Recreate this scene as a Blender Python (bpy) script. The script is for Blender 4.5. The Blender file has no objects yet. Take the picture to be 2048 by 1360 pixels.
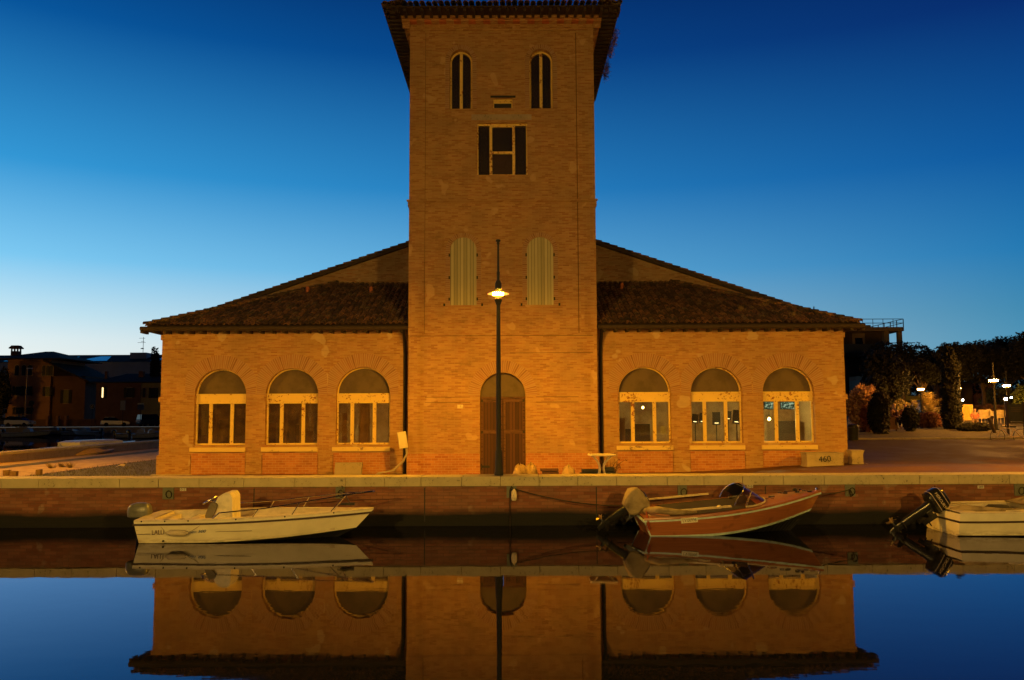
import bpy, math, random
from mathutils import Vector, Matrix, noise
from mathutils.geometry import tessellate_polygon
random.seed(7)
R_ = math.radians
SC = bpy.context.scene
COL = SC.collection
# ------------------------------------------------------------------ camera
F, H, PITCH, ROLL = 1680.0, 2.74, R_(5.0), R_(-0.25)
ROT = Matrix.Rotation(math.pi/2 + PITCH, 3, 'X') @ Matrix.Rotation(ROLL, 3, 'Z')
cam_d = bpy.data.cameras.new("camera"); cam = bpy.data.objects.new("camera", cam_d); COL.objects.link(cam)
cam.matrix_world = Matrix.Translation((0, 0, H)) @ ROT.to_4x4()
cam_d.sensor_width = 36.0; cam_d.lens = 36.0*F/2048.0; cam_d.clip_end = 3000; cam_d.clip_start = .05
SC.camera = cam
SC.view_settings.view_transform = 'Standard'; SC.view_settings.look = 'None'
SC.view_settings.exposure = 0.0; SC.view_settings.gamma = 1.0
SC.cycles.use_denoising = True
try: SC.cycles.denoiser = 'OPENIMAGEDENOISE'
except Exception: pass
SC.cycles.sample_clamp_indirect = 6.0
SC.cycles.max_bounces = 6; SC.cycles.transparent_max_bounces = 12

def s2l(c):
    return tuple(((v/255)/12.92 if v/255 <= .04045 else ((v/255+.055)/1.055)**2.4) for v in c)
# ------------------------------------------------------------------ dusk sky (after sunset, afterglow on the left)
W = bpy.data.worlds.new("World"); SC.world = W; W.use_nodes = True
nt = W.node_tree; nt.nodes.clear()
def N(t, typ, **k):
    n = t.nodes.new(typ)
    for a, b in k.items(): setattr(n, a, b)
    return n
def mth(t, op, a, b=None, c=None, clamp=False):
    n = N(t, 'ShaderNodeMath', operation=op, use_clamp=clamp)
    for i, v in enumerate((a, b, c)):
        if v is None: continue
        if isinstance(v, (int, float)): n.inputs[i].default_value = v
        else: t.links.new(v, n.inputs[i])
    return n.outputs[0]
def ramp(t, fac, stops, interp='LINEAR'):
    n = N(t, 'ShaderNodeValToRGB'); cr = n.color_ramp; cr.interpolation = interp
    while len(cr.elements) < len(stops): cr.elements.new(.5)
    for e, (p, c) in zip(cr.elements, stops):
        e.position = p; e.color = (*c, 1) if len(c) == 3 else c
    t.links.new(fac, n.inputs[0]); return n.outputs[0]
def mix(t, fac, a, b, mode='MIX'):
    n = N(t, 'ShaderNodeMix', data_type='RGBA', blend_type=mode)
    for i, v in ((0, fac), (6, a), (7, b)):
        if isinstance(v, (int, float)): n.inputs[i].default_value = v
        elif isinstance(v, tuple): n.inputs[i].default_value = (*v, 1) if len(v) == 3 else v
        else: t.links.new(v, n.inputs[i])
    return n.outputs[2]
tc = N(nt, 'ShaderNodeTexCoord'); sp = N(nt, 'ShaderNodeSeparateXYZ'); nt.links.new(tc.outputs['Generated'], sp.inputs[0])
X_, Y_, Z_ = sp.outputs
zz = mth(nt, 'MULTIPLY_ADD', Z_, 1/1.05, .05/1.05, clamp=True)
zp = lambda z: (z+.05)/1.05
az = mth(nt, 'ARCTAN2', X_, Y_)
def sk(stops): return [(zp(z), s2l(c)) for z, c in stops]
left = ramp(nt, zz, interp='LINEAR', stops=sk([(-.05, (20, 22, 26)), (0, (240, 240, 230)), (.05, (240, 244, 238)), (.08, (226, 241, 243)), (.105, (200, 232, 244)), (.165, (126, 202, 243)), (.26, (52, 152, 214)), (.40, (8, 86, 156)), (.5, (3, 42, 105)), (.62, (1, 14, 40)), (1, (1, 6, 18))]))
right = ramp(nt, zz, interp='LINEAR', stops=sk([(-.05, (14, 18, 24)), (0, (100, 160, 180)), (.069, (74, 146, 180)), (.105, (60, 136, 176)), (.165, (34, 120, 178)), (.26, (14, 88, 158)), (.40, (8, 44, 110)), (.5, (2, 26, 82)), (.62, (1, 10, 32)), (1, (1, 5, 16))]))
back = ramp(nt, zz, sk([(-.05, (5, 5, 6)), (0, (8, 16, 28)), (.2, (5, 14, 30)), (.55, (2, 9, 26)), (1, (1, 5, 16))]))
f1 = mth(nt, 'MULTIPLY_ADD', az, 1/1.15, .5, clamp=True)
n = N(nt, 'ShaderNodeMapRange', interpolation_type='SMOOTHSTEP'); nt.links.new(mth(nt, 'ABSOLUTE', mth(nt, 'ADD', az, .25)), n.inputs[0])
n.inputs[1].default_value = .9; n.inputs[2].default_value = 1.9
colr = mix(nt, n.outputs[0], mix(nt, f1, left, right), back)
bg = N(nt, 'ShaderNodeBackground'); nt.links.new(colr, bg.inputs[0]); bg.inputs[1].default_value = 1.0
out = N(nt, 'ShaderNodeOutputWorld'); nt.links.new(bg.outputs[0], out.inputs[0])

# ------------------------------------------------------------------ helpers
def ray(x, y): return ROT @ Vector(((x-1024)/F, (680-y)/F, -1))
def PY(x, y, Y):
    d = ray(x, y); t = Y/d.y; return Vector((d.x*t, Y, H+d.z*t))
def PZ(x, y, z):
    d = ray(x, y); t = (z-H)/d.z; return Vector((d.x*t, d.y*t, z))
def tag(o, label=None, cat=None, group=None, kind=None):
    for k, v in (('label', label), ('category', cat), ('group', group), ('kind', kind)):
        if v: o[k] = v
    return o
def root(name, loc, label, cat, group=None):
    o = bpy.data.objects.new(name, None); COL.objects.link(o); o.location = loc; o.empty_display_size = .2
    return tag(o, label, cat, group)
def org(p):
    v = Vector((0, 0, 0))
    while p is not None: v += Vector(p.location); p = p.parent
    return v
class MB:
    def __init__(s, M=None): s.v = []; s.f = []; s.uv = None; s.M = M
    def add(s, vs, fs):
        b = len(s.v)
        for p in vs:
            p = Vector(p); s.v.append(s.M @ p if s.M is not None else p)
        for f in fs: s.f.append([b+i for i in f])
        return s
    def box(s, x0, x1, y0, y1, z0, z1):
        return s.add([(x, y, z) for z in (z0, z1) for y in (y0, y1) for x in (x0, x1)],
                     [(0, 2, 3, 1), (4, 5, 7, 6), (0, 1, 5, 4), (2, 6, 7, 3), (0, 4, 6, 2), (1, 3, 7, 5)])
    def cbox(s, c, sz, M=None):
        x, y, z = (q/2 for q in sz); vs = [Vector((a*x, b*y, d*z)) for d in (-1, 1) for b in (-1, 1) for a in (-1, 1)]
        if M is not None: vs = [M @ q for q in vs]
        return s.add([q+Vector(c) for q in vs], [(0, 2, 3, 1), (4, 5, 7, 6), (0, 1, 5, 4), (2, 6, 7, 3), (0, 4, 6, 2), (1, 3, 7, 5)])
    def tube(s, pts, r, n=8, cap=True):
        pts = [Vector(p) for p in pts]; rs = r if isinstance(r, (list, tuple)) else [r]*len(pts)
        vs = []; fs = []; ref = None
        for i, p in enumerate(pts):
            d = (pts[min(i+1, len(pts)-1)]-pts[max(i-1, 0)]).normalized()
            if ref is None:
                ref = Vector((0, 0, 1)) if abs(d.z) < .9 else Vector((1, 0, 0))
            a = (ref - d*ref.dot(d)).normalized(); b = d.cross(a); ref = a
            for k in range(n):
                t = 2*math.pi*k/n; vs.append(p+(a*math.cos(t)+b*math.sin(t))*rs[i])
        for i in range(len(pts)-1):
            for k in range(n): fs.append((i*n+k, i*n+(k+1) % n, (i+1)*n+(k+1) % n, (i+1)*n+k))
        if cap: fs.append(list(range(n))[::-1]); fs.append([(len(pts)-1)*n+k for k in range(n)])
        return s.add(vs, fs)
    def lathe(s, prof, c=(0, 0, 0), n=16):
        vs = []; fs = []
        for r, z in prof:
            for k in range(n):
                t = 2*math.pi*k/n; vs.append((c[0]+r*math.cos(t), c[1]+r*math.sin(t), c[2]+z))
        for i in range(len(prof)-1):
            for k in range(n): fs.append((i*n+k, i*n+(k+1) % n, (i+1)*n+(k+1) % n, (i+1)*n+k))
        fs.append(list(range(n))[::-1]); fs.append([(len(prof)-1)*n+k for k in range(n)])
        return s.add(vs, fs)
    def loft(s, rings, cap=True, closed=True):
        n = len(rings[0]); vs = [p for r in rings for p in r]; fs = []
        for i in range(len(rings)-1):
            for k in range(n if closed else n-1): fs.append((i*n+k, i*n+(k+1) % n, (i+1)*n+(k+1) % n, (i+1)*n+k))
        if cap: fs.append(list(range(n))[::-1]); fs.append([(len(rings)-1)*n+k for k in range(n)])
        return s.add(vs, fs)
    def prism(s, poly, y0, y1):               # poly in (x, z), extruded along y
        n = len(poly); vs = [(x, y0, z) for x, z in poly]+[(x, y1, z) for x, z in poly]
        tr = tessellate_polygon([[Vector((x, z, 0)) for x, z in poly]])
        fs = [tuple(t) for t in tr]+[tuple(n+i for i in t[::-1]) for t in tr]
        for k in range(n): fs.append((k, (k+1) % n, n+(k+1) % n, n+k))
        return s.add(vs, fs)
    def panel(s, outer, holes, y0, y1):       # wall with openings
        loops = [outer]+holes; flat = [p for l in loops for p in l]; n = len(flat)
        tr = tessellate_polygon([[Vector((x, z, 0)) for x, z in l] for l in loops])
        vs = [(x, y0, z) for x, z in flat]+[(x, y1, z) for x, z in flat]
        fs = [tuple(t) for t in tr]+[tuple(n+i for i in t[::-1]) for t in tr]
        b = 0
        for l in loops:
            m = len(l)
            for k in range(m): fs.append((b+k, b+(k+1) % m, n+b+(k+1) % m, n+b+k))
            b += m
        return s.add(vs, fs)
    def split(s, name, mat, parent, **k):
        par = list(range(len(s.v)))
        def fnd(i):
            while par[i] != i: par[i] = par[par[i]]; i = par[i]
            return i
        for f in s.f:
            for i in f[1:]: par[fnd(i)] = fnd(f[0])
        g = {}
        for f in s.f: g.setdefault(fnd(f[0]), []).append(f)
        o = None
        for fs in g.values():
            ids = sorted({i for f in fs for i in f}); mp = {i: j for j, i in enumerate(ids)}
            m = MB(); m.v = [s.v[i] for i in ids]; m.f = [[mp[i] for i in f] for f in fs]; o = m.build(name, mat, parent, **k)
        return o
    def build(s, name, mat, parent=None, smooth=False, recalc=True, label=None, group=None):
        me = bpy.data.meshes.new(name); o_ = org(parent) if parent is not None else Vector((0, 0, 0))
        me.from_pydata([p-o_ for p in s.v], [], s.f)
        if recalc:
            import bmesh
            bm = bmesh.new(); bm.from_mesh(me); bmesh.ops.recalc_face_normals(bm, faces=bm.faces); bm.to_mesh(me); bm.free()
        if smooth:
            for p in me.polygons: p.use_smooth = True
            if smooth != 'all': me.set_sharp_from_angle(angle=R_(40))
        ob = bpy.data.objects.new(name, me); COL.objects.link(ob)
        if mat: me.materials.append(mat)
        if parent is not None: ob.parent = parent
        return tag(ob, label, None, group)
def thing(mb, name, mat, label, cat, group=None, smooth=False, kind=None):
    """one-mesh thing, origin at its base"""
    c = sum(mb.v, Vector())/len(mb.v); c.z = min(p.z for p in mb.v)
    mb.v = [p-c for p in mb.v]
    o = mb.build(name, mat, None, smooth); o.location = c
    return tag(o, label, cat, group, kind)
def copy_tree(o, parent=None):
    c = o.copy(); COL.objects.link(c); c.parent = parent
    for ch in list(o.children): copy_tree(ch, c)
    return c
def text_part(name, s, size, mat, parent, M, thick=.002, shear=0):
    cu = bpy.data.curves.new(name, 'FONT'); cu.body = s; cu.size = size; cu.extrude = thick; cu.align_x = 'CENTER'; cu.align_y = 'CENTER'; cu.shear = shear
    t = bpy.data.objects.new(name+'_c', cu); COL.objects.link(t)
    bpy.context.view_layer.update()
    me = bpy.data.meshes.new_from_object(t.evaluated_get(bpy.context.evaluated_depsgraph_get()))
    bpy.data.objects.remove(t); me.name = name
    me.transform(Matrix.Translation(-org(parent)) @ M)
    ob = bpy.data.objects.new(name, me); COL.objects.link(ob); me.materials.clear(); me.materials.append(mat); ob.parent = parent
    return ob
FACE = Matrix.Rotation(math.pi/2, 4, 'X')       # text facing -Y

# ------------------------------------------------------------------ materials
def new_mat(name):
    m = bpy.data.materials.new(name); m.use_nodes = True; t = m.node_tree; t.nodes.clear()
    o = N(t, 'ShaderNodeOutputMaterial'); b = N(t, 'ShaderNodeBsdfPrincipled'); t.links.new(b.outputs[0], o.inputs[0])
    return m, t, b, o
def L(t, v, sock):
    if isinstance(v, (int, float)): sock.default_value = v
    elif isinstance(v, tuple): sock.default_value = (*v, 1) if len(v) == 3 else v
    else: t.links.new(v, sock)
def coords(t, scale=(1, 1, 1), kind='Object', wall=False):
    tc = N(t, 'ShaderNodeTexCoord'); s = tc.outputs[kind]
    if wall:
        sp = N(t, 'ShaderNodeSeparateXYZ'); t.links.new(s, sp.inputs[0])
        cb = N(t, 'ShaderNodeCombineXYZ'); t.links.new(mth(t, 'ADD', sp.outputs[0], sp.outputs[1]), cb.inputs[0]); t.links.new(sp.outputs[2], cb.inputs[1]); s = cb.outputs[0]
    mp = N(t, 'ShaderNodeMapping'); t.links.new(s, mp.inputs[0]); mp.inputs['Scale'].default_value = scale
    return mp.outputs[0]
def noise_(t, vec, scale, detail=4, rough=.6):
    n = N(t, 'ShaderNodeTexNoise'); t.links.new(vec, n.inputs['Vector']); n.inputs['Scale'].default_value = scale
    n.inputs['Detail'].default_value = detail; n.inputs['Roughness'].default_value = rough; return n.outputs[0]
def rng(t, v, a, b, c=0., d=1.):
    n = N(t, 'ShaderNodeMapRange'); L(t, v, n.inputs[0])
    for i, q in enumerate((a, b, c, d)): n.inputs[i+1].default_value = q
    return n.outputs[0]
def bump(t, h, b, strength=.4, dist=.02):
    n = N(t, 'ShaderNodeBump'); t.links.new(h, n.inputs['Height']); n.inputs['Strength'].default_value = strength; n.inputs['Distance'].default_value = dist
    t.links.new(n.outputs[0], b.inputs['Normal'])
def plain(name, c, rough=.6, metal=0., var=.25, scale=6., c2=None, bmp=0., stretch=(1, 1, 1), lo=.45, hi=.65):
    m, t, b, o = new_mat(name); v = coords(t, stretch)
    c2 = c2 or tuple(q*(1-var) for q in c)
    n = noise_(t, v, scale, 6)
    L(t, mix(t, rng(t, n, lo, hi), c, c2), b.inputs['Base Color'])
    b.inputs['Roughness'].default_value = rough; b.inputs['Metallic'].default_value = metal
    if bmp: bump(t, n, b, bmp)
    return m
def emit(name, c, strength):
    m = bpy.data.materials.new(name); m.use_nodes = True; t = m.node_tree; t.nodes.clear()
    o = N(t, 'ShaderNodeOutputMaterial'); e = N(t, 'ShaderNodeEmission'); e.inputs[0].default_value = (*c, 1); e.inputs[1].default_value = strength
    t.links.new(e.outputs[0], o.inputs[0]); return m
def brick(name, cols, mortar, bw=.24, bh=.058, ms=.006, mvis=.5, wall=True, uv=False, dark=.5, patch=(.62, .5, .3), patch_amt=.0, algae=False, blotch=1.0):
    m, t, b, o = new_mat(name)
    v = coords(t, kind='UV') if uv else coords(t, wall=wall)
    # slight wobble of the courses
    br = N(t, 'ShaderNodeTexBrick'); t.links.new(v, br.inputs['Vector'])
    br.inputs['Scale'].default_value = 1; br.inputs['Brick Width'].default_value = bw; br.inputs['Row Height'].default_value = bh
    br.inputs['Mortar Size'].default_value = ms; br.inputs['Mortar Smooth'].default_value = .4
    br.inputs['Color1'].default_value = (0, 0, 0, 1); br.inputs['Color2'].default_value = (1, 1, 1, 1); br.inputs['Mortar'].default_value = (.5, .5, .5, 1)
    base = ramp(t, br.outputs['Color'], [(0, cols[0]), (.35, cols[1]), (.7, cols[2]), (1, cols[3])])
    # streaky courses darker/redder, in horizontal runs
    vs = coords(t, (1.6, 12, 1), kind='UV') if uv else coords(t, (1, 1, 1), wall=wall)
    mp = N(t, 'ShaderNodeMapping'); t.links.new(vs, mp.inputs[0]); mp.inputs['Scale'].default_value = (3.4, 26.0, 1)
    st = noise_(t, mp.outputs[0], 1.0, 3, .7)
    big = noise_(t, v, .35, 4, .6)
    st2 = mth(t, 'MULTIPLY', rng(t, st, .55, .7), rng(t, big, .35, .62))
    base = mix(t, mth(t, 'MULTIPLY', st2, dark), base, tuple(q*.45 for q in cols[0]))
    mp2 = N(t, 'ShaderNodeMapping'); t.links.new(vs, mp2.inputs[0]); mp2.inputs['Scale'].default_value = (1.6, 14.0, 1); mp2.inputs['Location'].default_value = (7, 3, 0)
    s3 = noise_(t, mp2.outputs[0], 1.0, 3, .7); big2 = noise_(t, v, .5, 3, .6)
    base = mix(t, mth(t, 'MULTIPLY', rng(t, s3, .5, .64), rng(t, big2, .4, .6, .15, .75)), base, (.37, .145, .06))
    blo = noise_(t, v, .9, 5, .65)
    base = mix(t, rng(t, blo, .42, .66, 0, .55*blotch), base, tuple(a*.62+.012 for a in cols[3]))
    sn = N(t, 'ShaderNodeMapping'); t.links.new(v, sn.inputs[0]); sn.inputs['Scale'].default_value = (.9, 1.7, 1); sn.inputs['Location'].default_value = (31, 5, 0)
    base = mix(t, rng(t, noise_(t, sn.outputs[0], 1.0, 7, .72), .56, .70, 0, .5*blotch), base, tuple(q*.42 for q in cols[1]))
    if patch_amt:
        pt = noise_(t, v, 1.3, 2, .4)
        base = mix(t, rng(t, pt, .665, .685, 0, patch_amt), base, patch)
    base = mix(t, mth(t, 'MULTIPLY', br.outputs['Fac'], mvis), base, mortar)
    if algae:
        sp = N(t, 'ShaderNodeSeparateXYZ'); t.links.new(v, sp.inputs[0])
        zz = mth(t, 'ADD', sp.outputs[1], mth(t, 'MULTIPLY', mth(t, 'SUBTRACT', big, .5), .35))
        base = mix(t, rng(t, zz, .26, .46, 1, 0), base, (.006, .006, .004))
        base = mix(t, rng(t, mth(t, 'ADD', sp.outputs[1], mth(t, 'MULTIPLY', st, .12)), .98, 1.03, 0, .6), base, (.10, .10, .06))
    L(t, base, b.inputs['Base Color']); b.inputs['Roughness'].default_value = .88
    h = mth(t, 'SUBTRACT', mth(t, 'MULTIPLY', st, .5), br.outputs['Fac'])
    bump(t, h, b, .5, .012)
    return m
BR = [(.32, .145, .055), (.41, .215, .08), (.49, .285, .11), (.44, .25, .095)]
M_brick = brick('old_brick_wall', BR, (.48, .34, .2), mvis=.3, patch_amt=.4, dark=.5)
M_brick_low = brick('red_brick_plinth', [(.36, .11, .04), (.48, .18, .06), (.54, .24, .08), (.46, .17, .06)], (.5, .34, .2), bh=.085, ms=.009, mvis=.6, dark=.35)
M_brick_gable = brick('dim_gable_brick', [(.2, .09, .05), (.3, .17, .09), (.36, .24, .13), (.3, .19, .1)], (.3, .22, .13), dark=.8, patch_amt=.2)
M_arch = brick('arch_brick', [(.25, .10, .045), (.42, .235, .12), (.34, .155, .07), (.46, .29, .15)], (.46, .31, .16), bw=1.3, bh=.07, ms=.012, mvis=.8, uv=True, wall=False, dark=.1)
M_quay = brick('quay_brick', [(.16, .05, .025), (.22, .075, .036), (.27, .11, .052), (.22, .10, .055)], (.11, .065, .035), bw=.30, bh=.082, ms=.008, mvis=.7, dark=.6, patch=(.34, .24, .14), patch_amt=.5, algae=True)
def paint_wood(name, c, peel, amt=.6, scale=9, stretch=(1, 1, 1)):
    m, t, b, o = new_mat(name); v = coords(t, stretch)
    n = noise_(t, v, scale, 8, .72); n2 = noise_(t, v, 1.4, 3)
    k = rng(t, mth(t, 'ADD', n, mth(t, 'MULTIPLY', n2, .5)), amt+.18, amt+.23)
    L(t, mix(t, k, mix(t, n2, c, tuple(q*.8 for q in c)), peel), b.inputs['Base Color']); b.inputs['Roughness'].default_value = .7
    bump(t, k, b, .3, -.004); return m
M_frame = paint_wood('peeling_cream_paint', (.84, .60, .16), (.26, .07, .02), .645, 12)
M_sill = paint_wood('weathered_stone_sill', (.76, .54, .18), (.28, .17, .09), .66, 5)
M_lunette = plain('dusty_lunette_board', (.125, .085, .05), .75, var=.3, scale=2.5)
def planks(name, c1, c2, w=.12, rough=.8):
    m, t, b, o = new_mat(name); v = coords(t); sp = N(t, 'ShaderNodeSeparateXYZ'); t.links.new(v, sp.inputs[0])
    fx = mth(t, 'DIVIDE', sp.outputs[0], w); cell = mth(t, 'FLOOR', fx); fr = mth(t, 'FRACT', fx)
    wn = N(t, 'ShaderNodeTexWhiteNoise', noise_dimensions='1D'); t.links.new(cell, wn.inputs['W'])
    v2 = coords(t, (30, 1, 1.3)); g = noise_(t, v2, 1.5, 6, .7)
    gap = mth(t, 'MINIMUM', rng(t, fr, 0, .1, 0, 1), rng(t, fr, .9, 1, 1, 0))
    c = mix(t, mth(t, 'ADD', mth(t, 'MULTIPLY', wn.outputs[0], .5), mth(t, 'MULTIPLY', g, .6), clamp=True), c1, c2)
    L(t, mix(t, gap, tuple(q*.2 for q in c1), c), b.inputs['Base Color']); b.inputs['Roughness'].default_value = rough
    bump(t, mth(t, 'ADD', gap, mth(t, 'MULTIPLY', g, .3)), b, .6, .01); return m
M_shutter = planks('weathered_shutter_boards', (.24, .20, .10), (.60, .55, .33), .115)
M_door = planks('dark_door_boards', (.025, .010, .006), (.12, .045, .025), .11)
M_doorrail = plain('worn_door_rail', (.13, .055, .03), .8, c2=(.05, .022, .012), scale=4, stretch=(1, 1, 6))
def tiles_mat(name, lo, hi):
    m, t, b, o = new_mat(name); at = N(t, 'ShaderNodeAttribute', attribute_name='tint'); v = coords(t)
    n = noise_(t, v, 5, 5)
    c = ramp(t, at.outputs['Fac'], [(0, lo), (.45, tuple((a+b)/2 for a, b in zip(lo, hi))), (.8, hi), (1, (.18, .13, .08))])
    L(t, mix(t, rng(t, n, .45, .68), c, (.03, .026, .018)), b.inputs['Base Color']); b.inputs['Roughness'].default_value = .9; bump(t, n, b, .4, .01)
    return m
M_tile = tiles_mat('old_roof_tiles', (.06, .04, .025), (.28, .13, .065))
M_darkwood = plain('dark_eaves_wood', (.045, .028, .018), .8)
M_iron = plain('black_iron', (.018, .015, .012), .55, .3)
M_pole = plain('dark_green_lamp_post_paint', (.010, .010, .007), .7, .0, scale=3)
M_black = plain('flat_black', (.008, .008, .008), .6)
M_cornice_red = plain('terracotta_slab', (.5, .15, .06), .8)
def stone(name, c, spots, rough=.85):
    m, t, b, o = new_mat(name); v = coords(t); n = noise_(t, v, 2.2, 6, .65); n3 = noise_(t, v, 14, 4, .7)
    k = mth(t, 'MULTIPLY', rng(t, n3, .57, .64), rng(t, n, .45, .6))
    c_ = mix(t, rng(t, n, .3, .75), c, tuple(q*.72 for q in c))
    L(t, mix(t, k, c_, spots), b.inputs['Base Color']); b.inputs['Roughness'].default_value = rough; bump(t, mth(t, 'SUBTRACT', n3, k), b, .35, .01); return m
M_stone = stone('istrian_stone_coping', (.54, .45, .25), (.09, .08, .05))
M_concrete = stone('rough_concrete', (.42, .33, .22), (.12, .08, .05))
M_metalplate = stone('rusty_mooring_plate', (.17, .17, .11), (.04, .04, .025))
def glass_mat(name, tint=(.9, .9, .85), refl=.12, base=.02):
    m = bpy.data.materials.new(name); m.use_nodes = True; t = m.node_tree; t.nodes.clear(); o = N(t, 'ShaderNodeOutputMaterial')
    tr = N(t, 'ShaderNodeBsdfTransparent'); tr.inputs[0].default_value = (*tint, 1)
    gl = N(t, 'ShaderNodeBsdfGlossy'); gl.inputs['Roughness'].default_value = .03
    df = N(t, 'ShaderNodeBsdfDiffuse'); v = coords(t); n = noise_(t, v, 3, 5); L(t, mix(t, n, (.12, .07, .03), (.30, .18, .08)), df.inputs[0])
    m1 = N(t, 'ShaderNodeMixShader'); L(t, rng(t, n, .3, .75, base*.4, base*2.2), m1.inputs[0]); t.links.new(tr.outputs[0], m1.inputs[1]); t.links.new(df.outputs[0], m1.inputs[2])
    lw = N(t, 'ShaderNodeFresnel'); lw.inputs[0].default_value = 1.5
    m2 = N(t, 'ShaderNodeMixShader'); L(t, mth(t, 'ADD', lw.outputs[0], refl-.04, clamp=True), m2.inputs[0]); t.links.new(m1.outputs[0], m2.inputs[1]); t.links.new(gl.outputs[0], m2.inputs[2])
    t.links.new(m2.outputs[0], o.inputs[0]); return m
M_glass = glass_mat('dusty_window_glass', (.85, .8, .65), .05, .17)
M_glass_r = glass_mat('window_glass', (.9, .9, .8), .08, .05)
M_screen = glass_mat('boat_windscreen_glass', (.8, .6, .4), .1, .04)
# ------------------------------------------------------------------ setting: ground, water, quays
def sst(x, a, b):
    t = max(0, min(1, (x-a)/(b-a))); return t*t*(3-2*t)
def lin(v, pts):
    if v <= pts[0][0]: return pts[0][1]
    for (a, p), (b, q) in zip(pts, pts[1:]):
        if v <= b: return p+(q-p)*(v-a)/(b-a)
    return pts[-1][1]
def gz(x, y):
    l = lin(y, [(21.7, .97), (24, .9), (29, .62), (60, .6), (200, .9)])
    if x < -12: l = .6 if y > 22.5 else .8
    r = lin(y, [(21.6, 1.185), (26, 1.08), (30, .90), (38, 1.42), (60, 2.1), (100, 2.5)])
    return l+(r-l)*sst(x, 5, 12.5)
def frange(segs):
    o = []
    for a, b, st in segs:
        k = max(1, round((b-a)/st)); o += [a+(b-a)*i/k for i in range(k)]
    return o+[segs[-1][1]]
def sheet(name, xs, ys, zf, mat, kind='structure'):
    mb = MB(); n = len(xs)
    mb.add([(x, y, zf(x, y)) for y in ys for x in xs], [(j*n+i, j*n+i+1, (j+1)*n+i+1, (j+1)*n+i) for j in range(len(ys)-1) for i in range(n-1)])
    o = mb.build(name, mat, None, smooth='all', recalc=False); o['kind'] = kind; return o
M_ground = new_mat('worn_reddish_pavement'); _m, t, b, o_ = M_ground
v = coords(t); n1 = noise_(t, v, .5, 6); n2 = noise_(t, v, 9, 5, .7)
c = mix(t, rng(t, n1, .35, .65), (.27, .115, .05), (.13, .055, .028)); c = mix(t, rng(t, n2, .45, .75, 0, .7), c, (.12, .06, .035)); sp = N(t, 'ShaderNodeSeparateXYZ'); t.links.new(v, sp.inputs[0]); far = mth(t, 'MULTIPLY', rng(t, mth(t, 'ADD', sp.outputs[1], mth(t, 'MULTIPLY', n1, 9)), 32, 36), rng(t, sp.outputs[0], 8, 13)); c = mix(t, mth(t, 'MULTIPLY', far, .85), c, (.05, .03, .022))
L(t, c, b.inputs['Base Color']); L(t, rng(t, n1, .4, .6, 1.0, .7), b.inputs['Roughness']); b.inputs['Specular IOR Level'].default_value = .2; bump(t, n2, b, .5, .02); M_ground = _m
M_path = plain('trodden_dirt', (.45, .3, .17), .95, c2=(.28, .18, .1), scale=2.5, bmp=.6)
M_grass = plain('dry_grass_ground', (.10, .085, .03), .95, c2=(.04, .035, .015), scale=6, bmp=.8)
M_asph = plain('asphalt', (.06, .055, .05), .9, scale=12, bmp=.3)
xs = frange([(-23.4, 14, 1.2), (14, 60, 2), (60, 400, 40)]); ys = frange([(21.55, 40, .7), (40, 110, 3), (110, 700, 60)])
sheet('ground', xs, ys, gz, M_ground)
water_m = bpy.data.materials.new('still_canal_water'); water_m.use_nodes = True; t = water_m.node_tree; t.nodes.clear(); o_ = N(t, 'ShaderNodeOutputMaterial')
v = coords(t, (1, 1.6, 1)); n1 = noise_(t, v, 1.1, 3, .55); n2 = noise_(t, coords(t, (1, 3.0, 1)), .16, 3, .6)
gl = N(t, 'ShaderNodeBsdfGlossy'); gl.inputs['Color'].default_value = (.46, .455, .63, 1); L(t, rng(t, n2, .35, .7, .008, .045), gl.inputs['Roughness'])
df = N(t, 'ShaderNodeBsdfDiffuse'); df.inputs[0].default_value = (.006, .007, .007, 1)
fr = N(t, 'ShaderNodeFresnel'); fr.inputs[0].default_value = 1.33
bp = N(t, 'ShaderNodeBump'); t.links.new(n1, bp.inputs['Height']); bp.inputs['Strength'].default_value = .010; bp.inputs['Distance'].default_value = .1
for s_ in (gl, fr): t.links.new(bp.outputs[0], s_.inputs['Normal'])
mx = N(t, 'ShaderNodeMixShader'); L(t, mth(t, 'MULTIPLY', fr.outputs[0], 1.85, clamp=True), mx.inputs[0]); t.links.new(df.outputs[0], mx.inputs[1]); t.links.new(gl.outputs[0], mx.inputs[2]); t.links.new(mx.outputs[0], o_.inputs[0])
sheet('canal_water', frange([(-500, 500, 50)]), frange([(-30, 135, 15)]), lambda x, y: 0., water_m)
sheet('near_bank_ground', frange([(-80, 80, 10)]), [-60, -20, .2], lambda x, y: 1.15, M_asph)
MB().box(-80, 80, .2, .7, -.5, 1.2).build('near_bank_quay_wall', M_concrete)['kind'] = 'structure'
o = sheet('far_bank_road', frange([(-600, -20, 40)]), [131, 150, 180, 260, 700], lambda x, y: .95, M_asph)
# left strips: parallel to the side canal
for nm, x0, x1, y1, mt, dz in (('path', -23.0, -17.3, 120, M_path, .006), ('grass_strip', -21.7, -20.7, 120, M_grass, .012), ('grass_verge', -17.1, -12.5, 60, M_grass, .010)):
    sheet(nm, frange([(x0, x1, .8)]), frange([(22.6, 50, 2), (50, y1, 10)]), lambda x, y, dz=dz: gz(x, y)+dz, mt)
# side canal parapet wall: top edge lit
pw = root('side_canal_parapet', (-23.5, 22, .6), 'low stone parapet wall running back along the side canal at the left', 'wall')
MB().box(-23.85, -23.3, 22.2, 128, .3, .96).build('wall', M_concrete, pw)
MB().box(-23.95, -23.22, 22.2, 128, .963, 1.08).build('coping', M_stone, pw)
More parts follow.
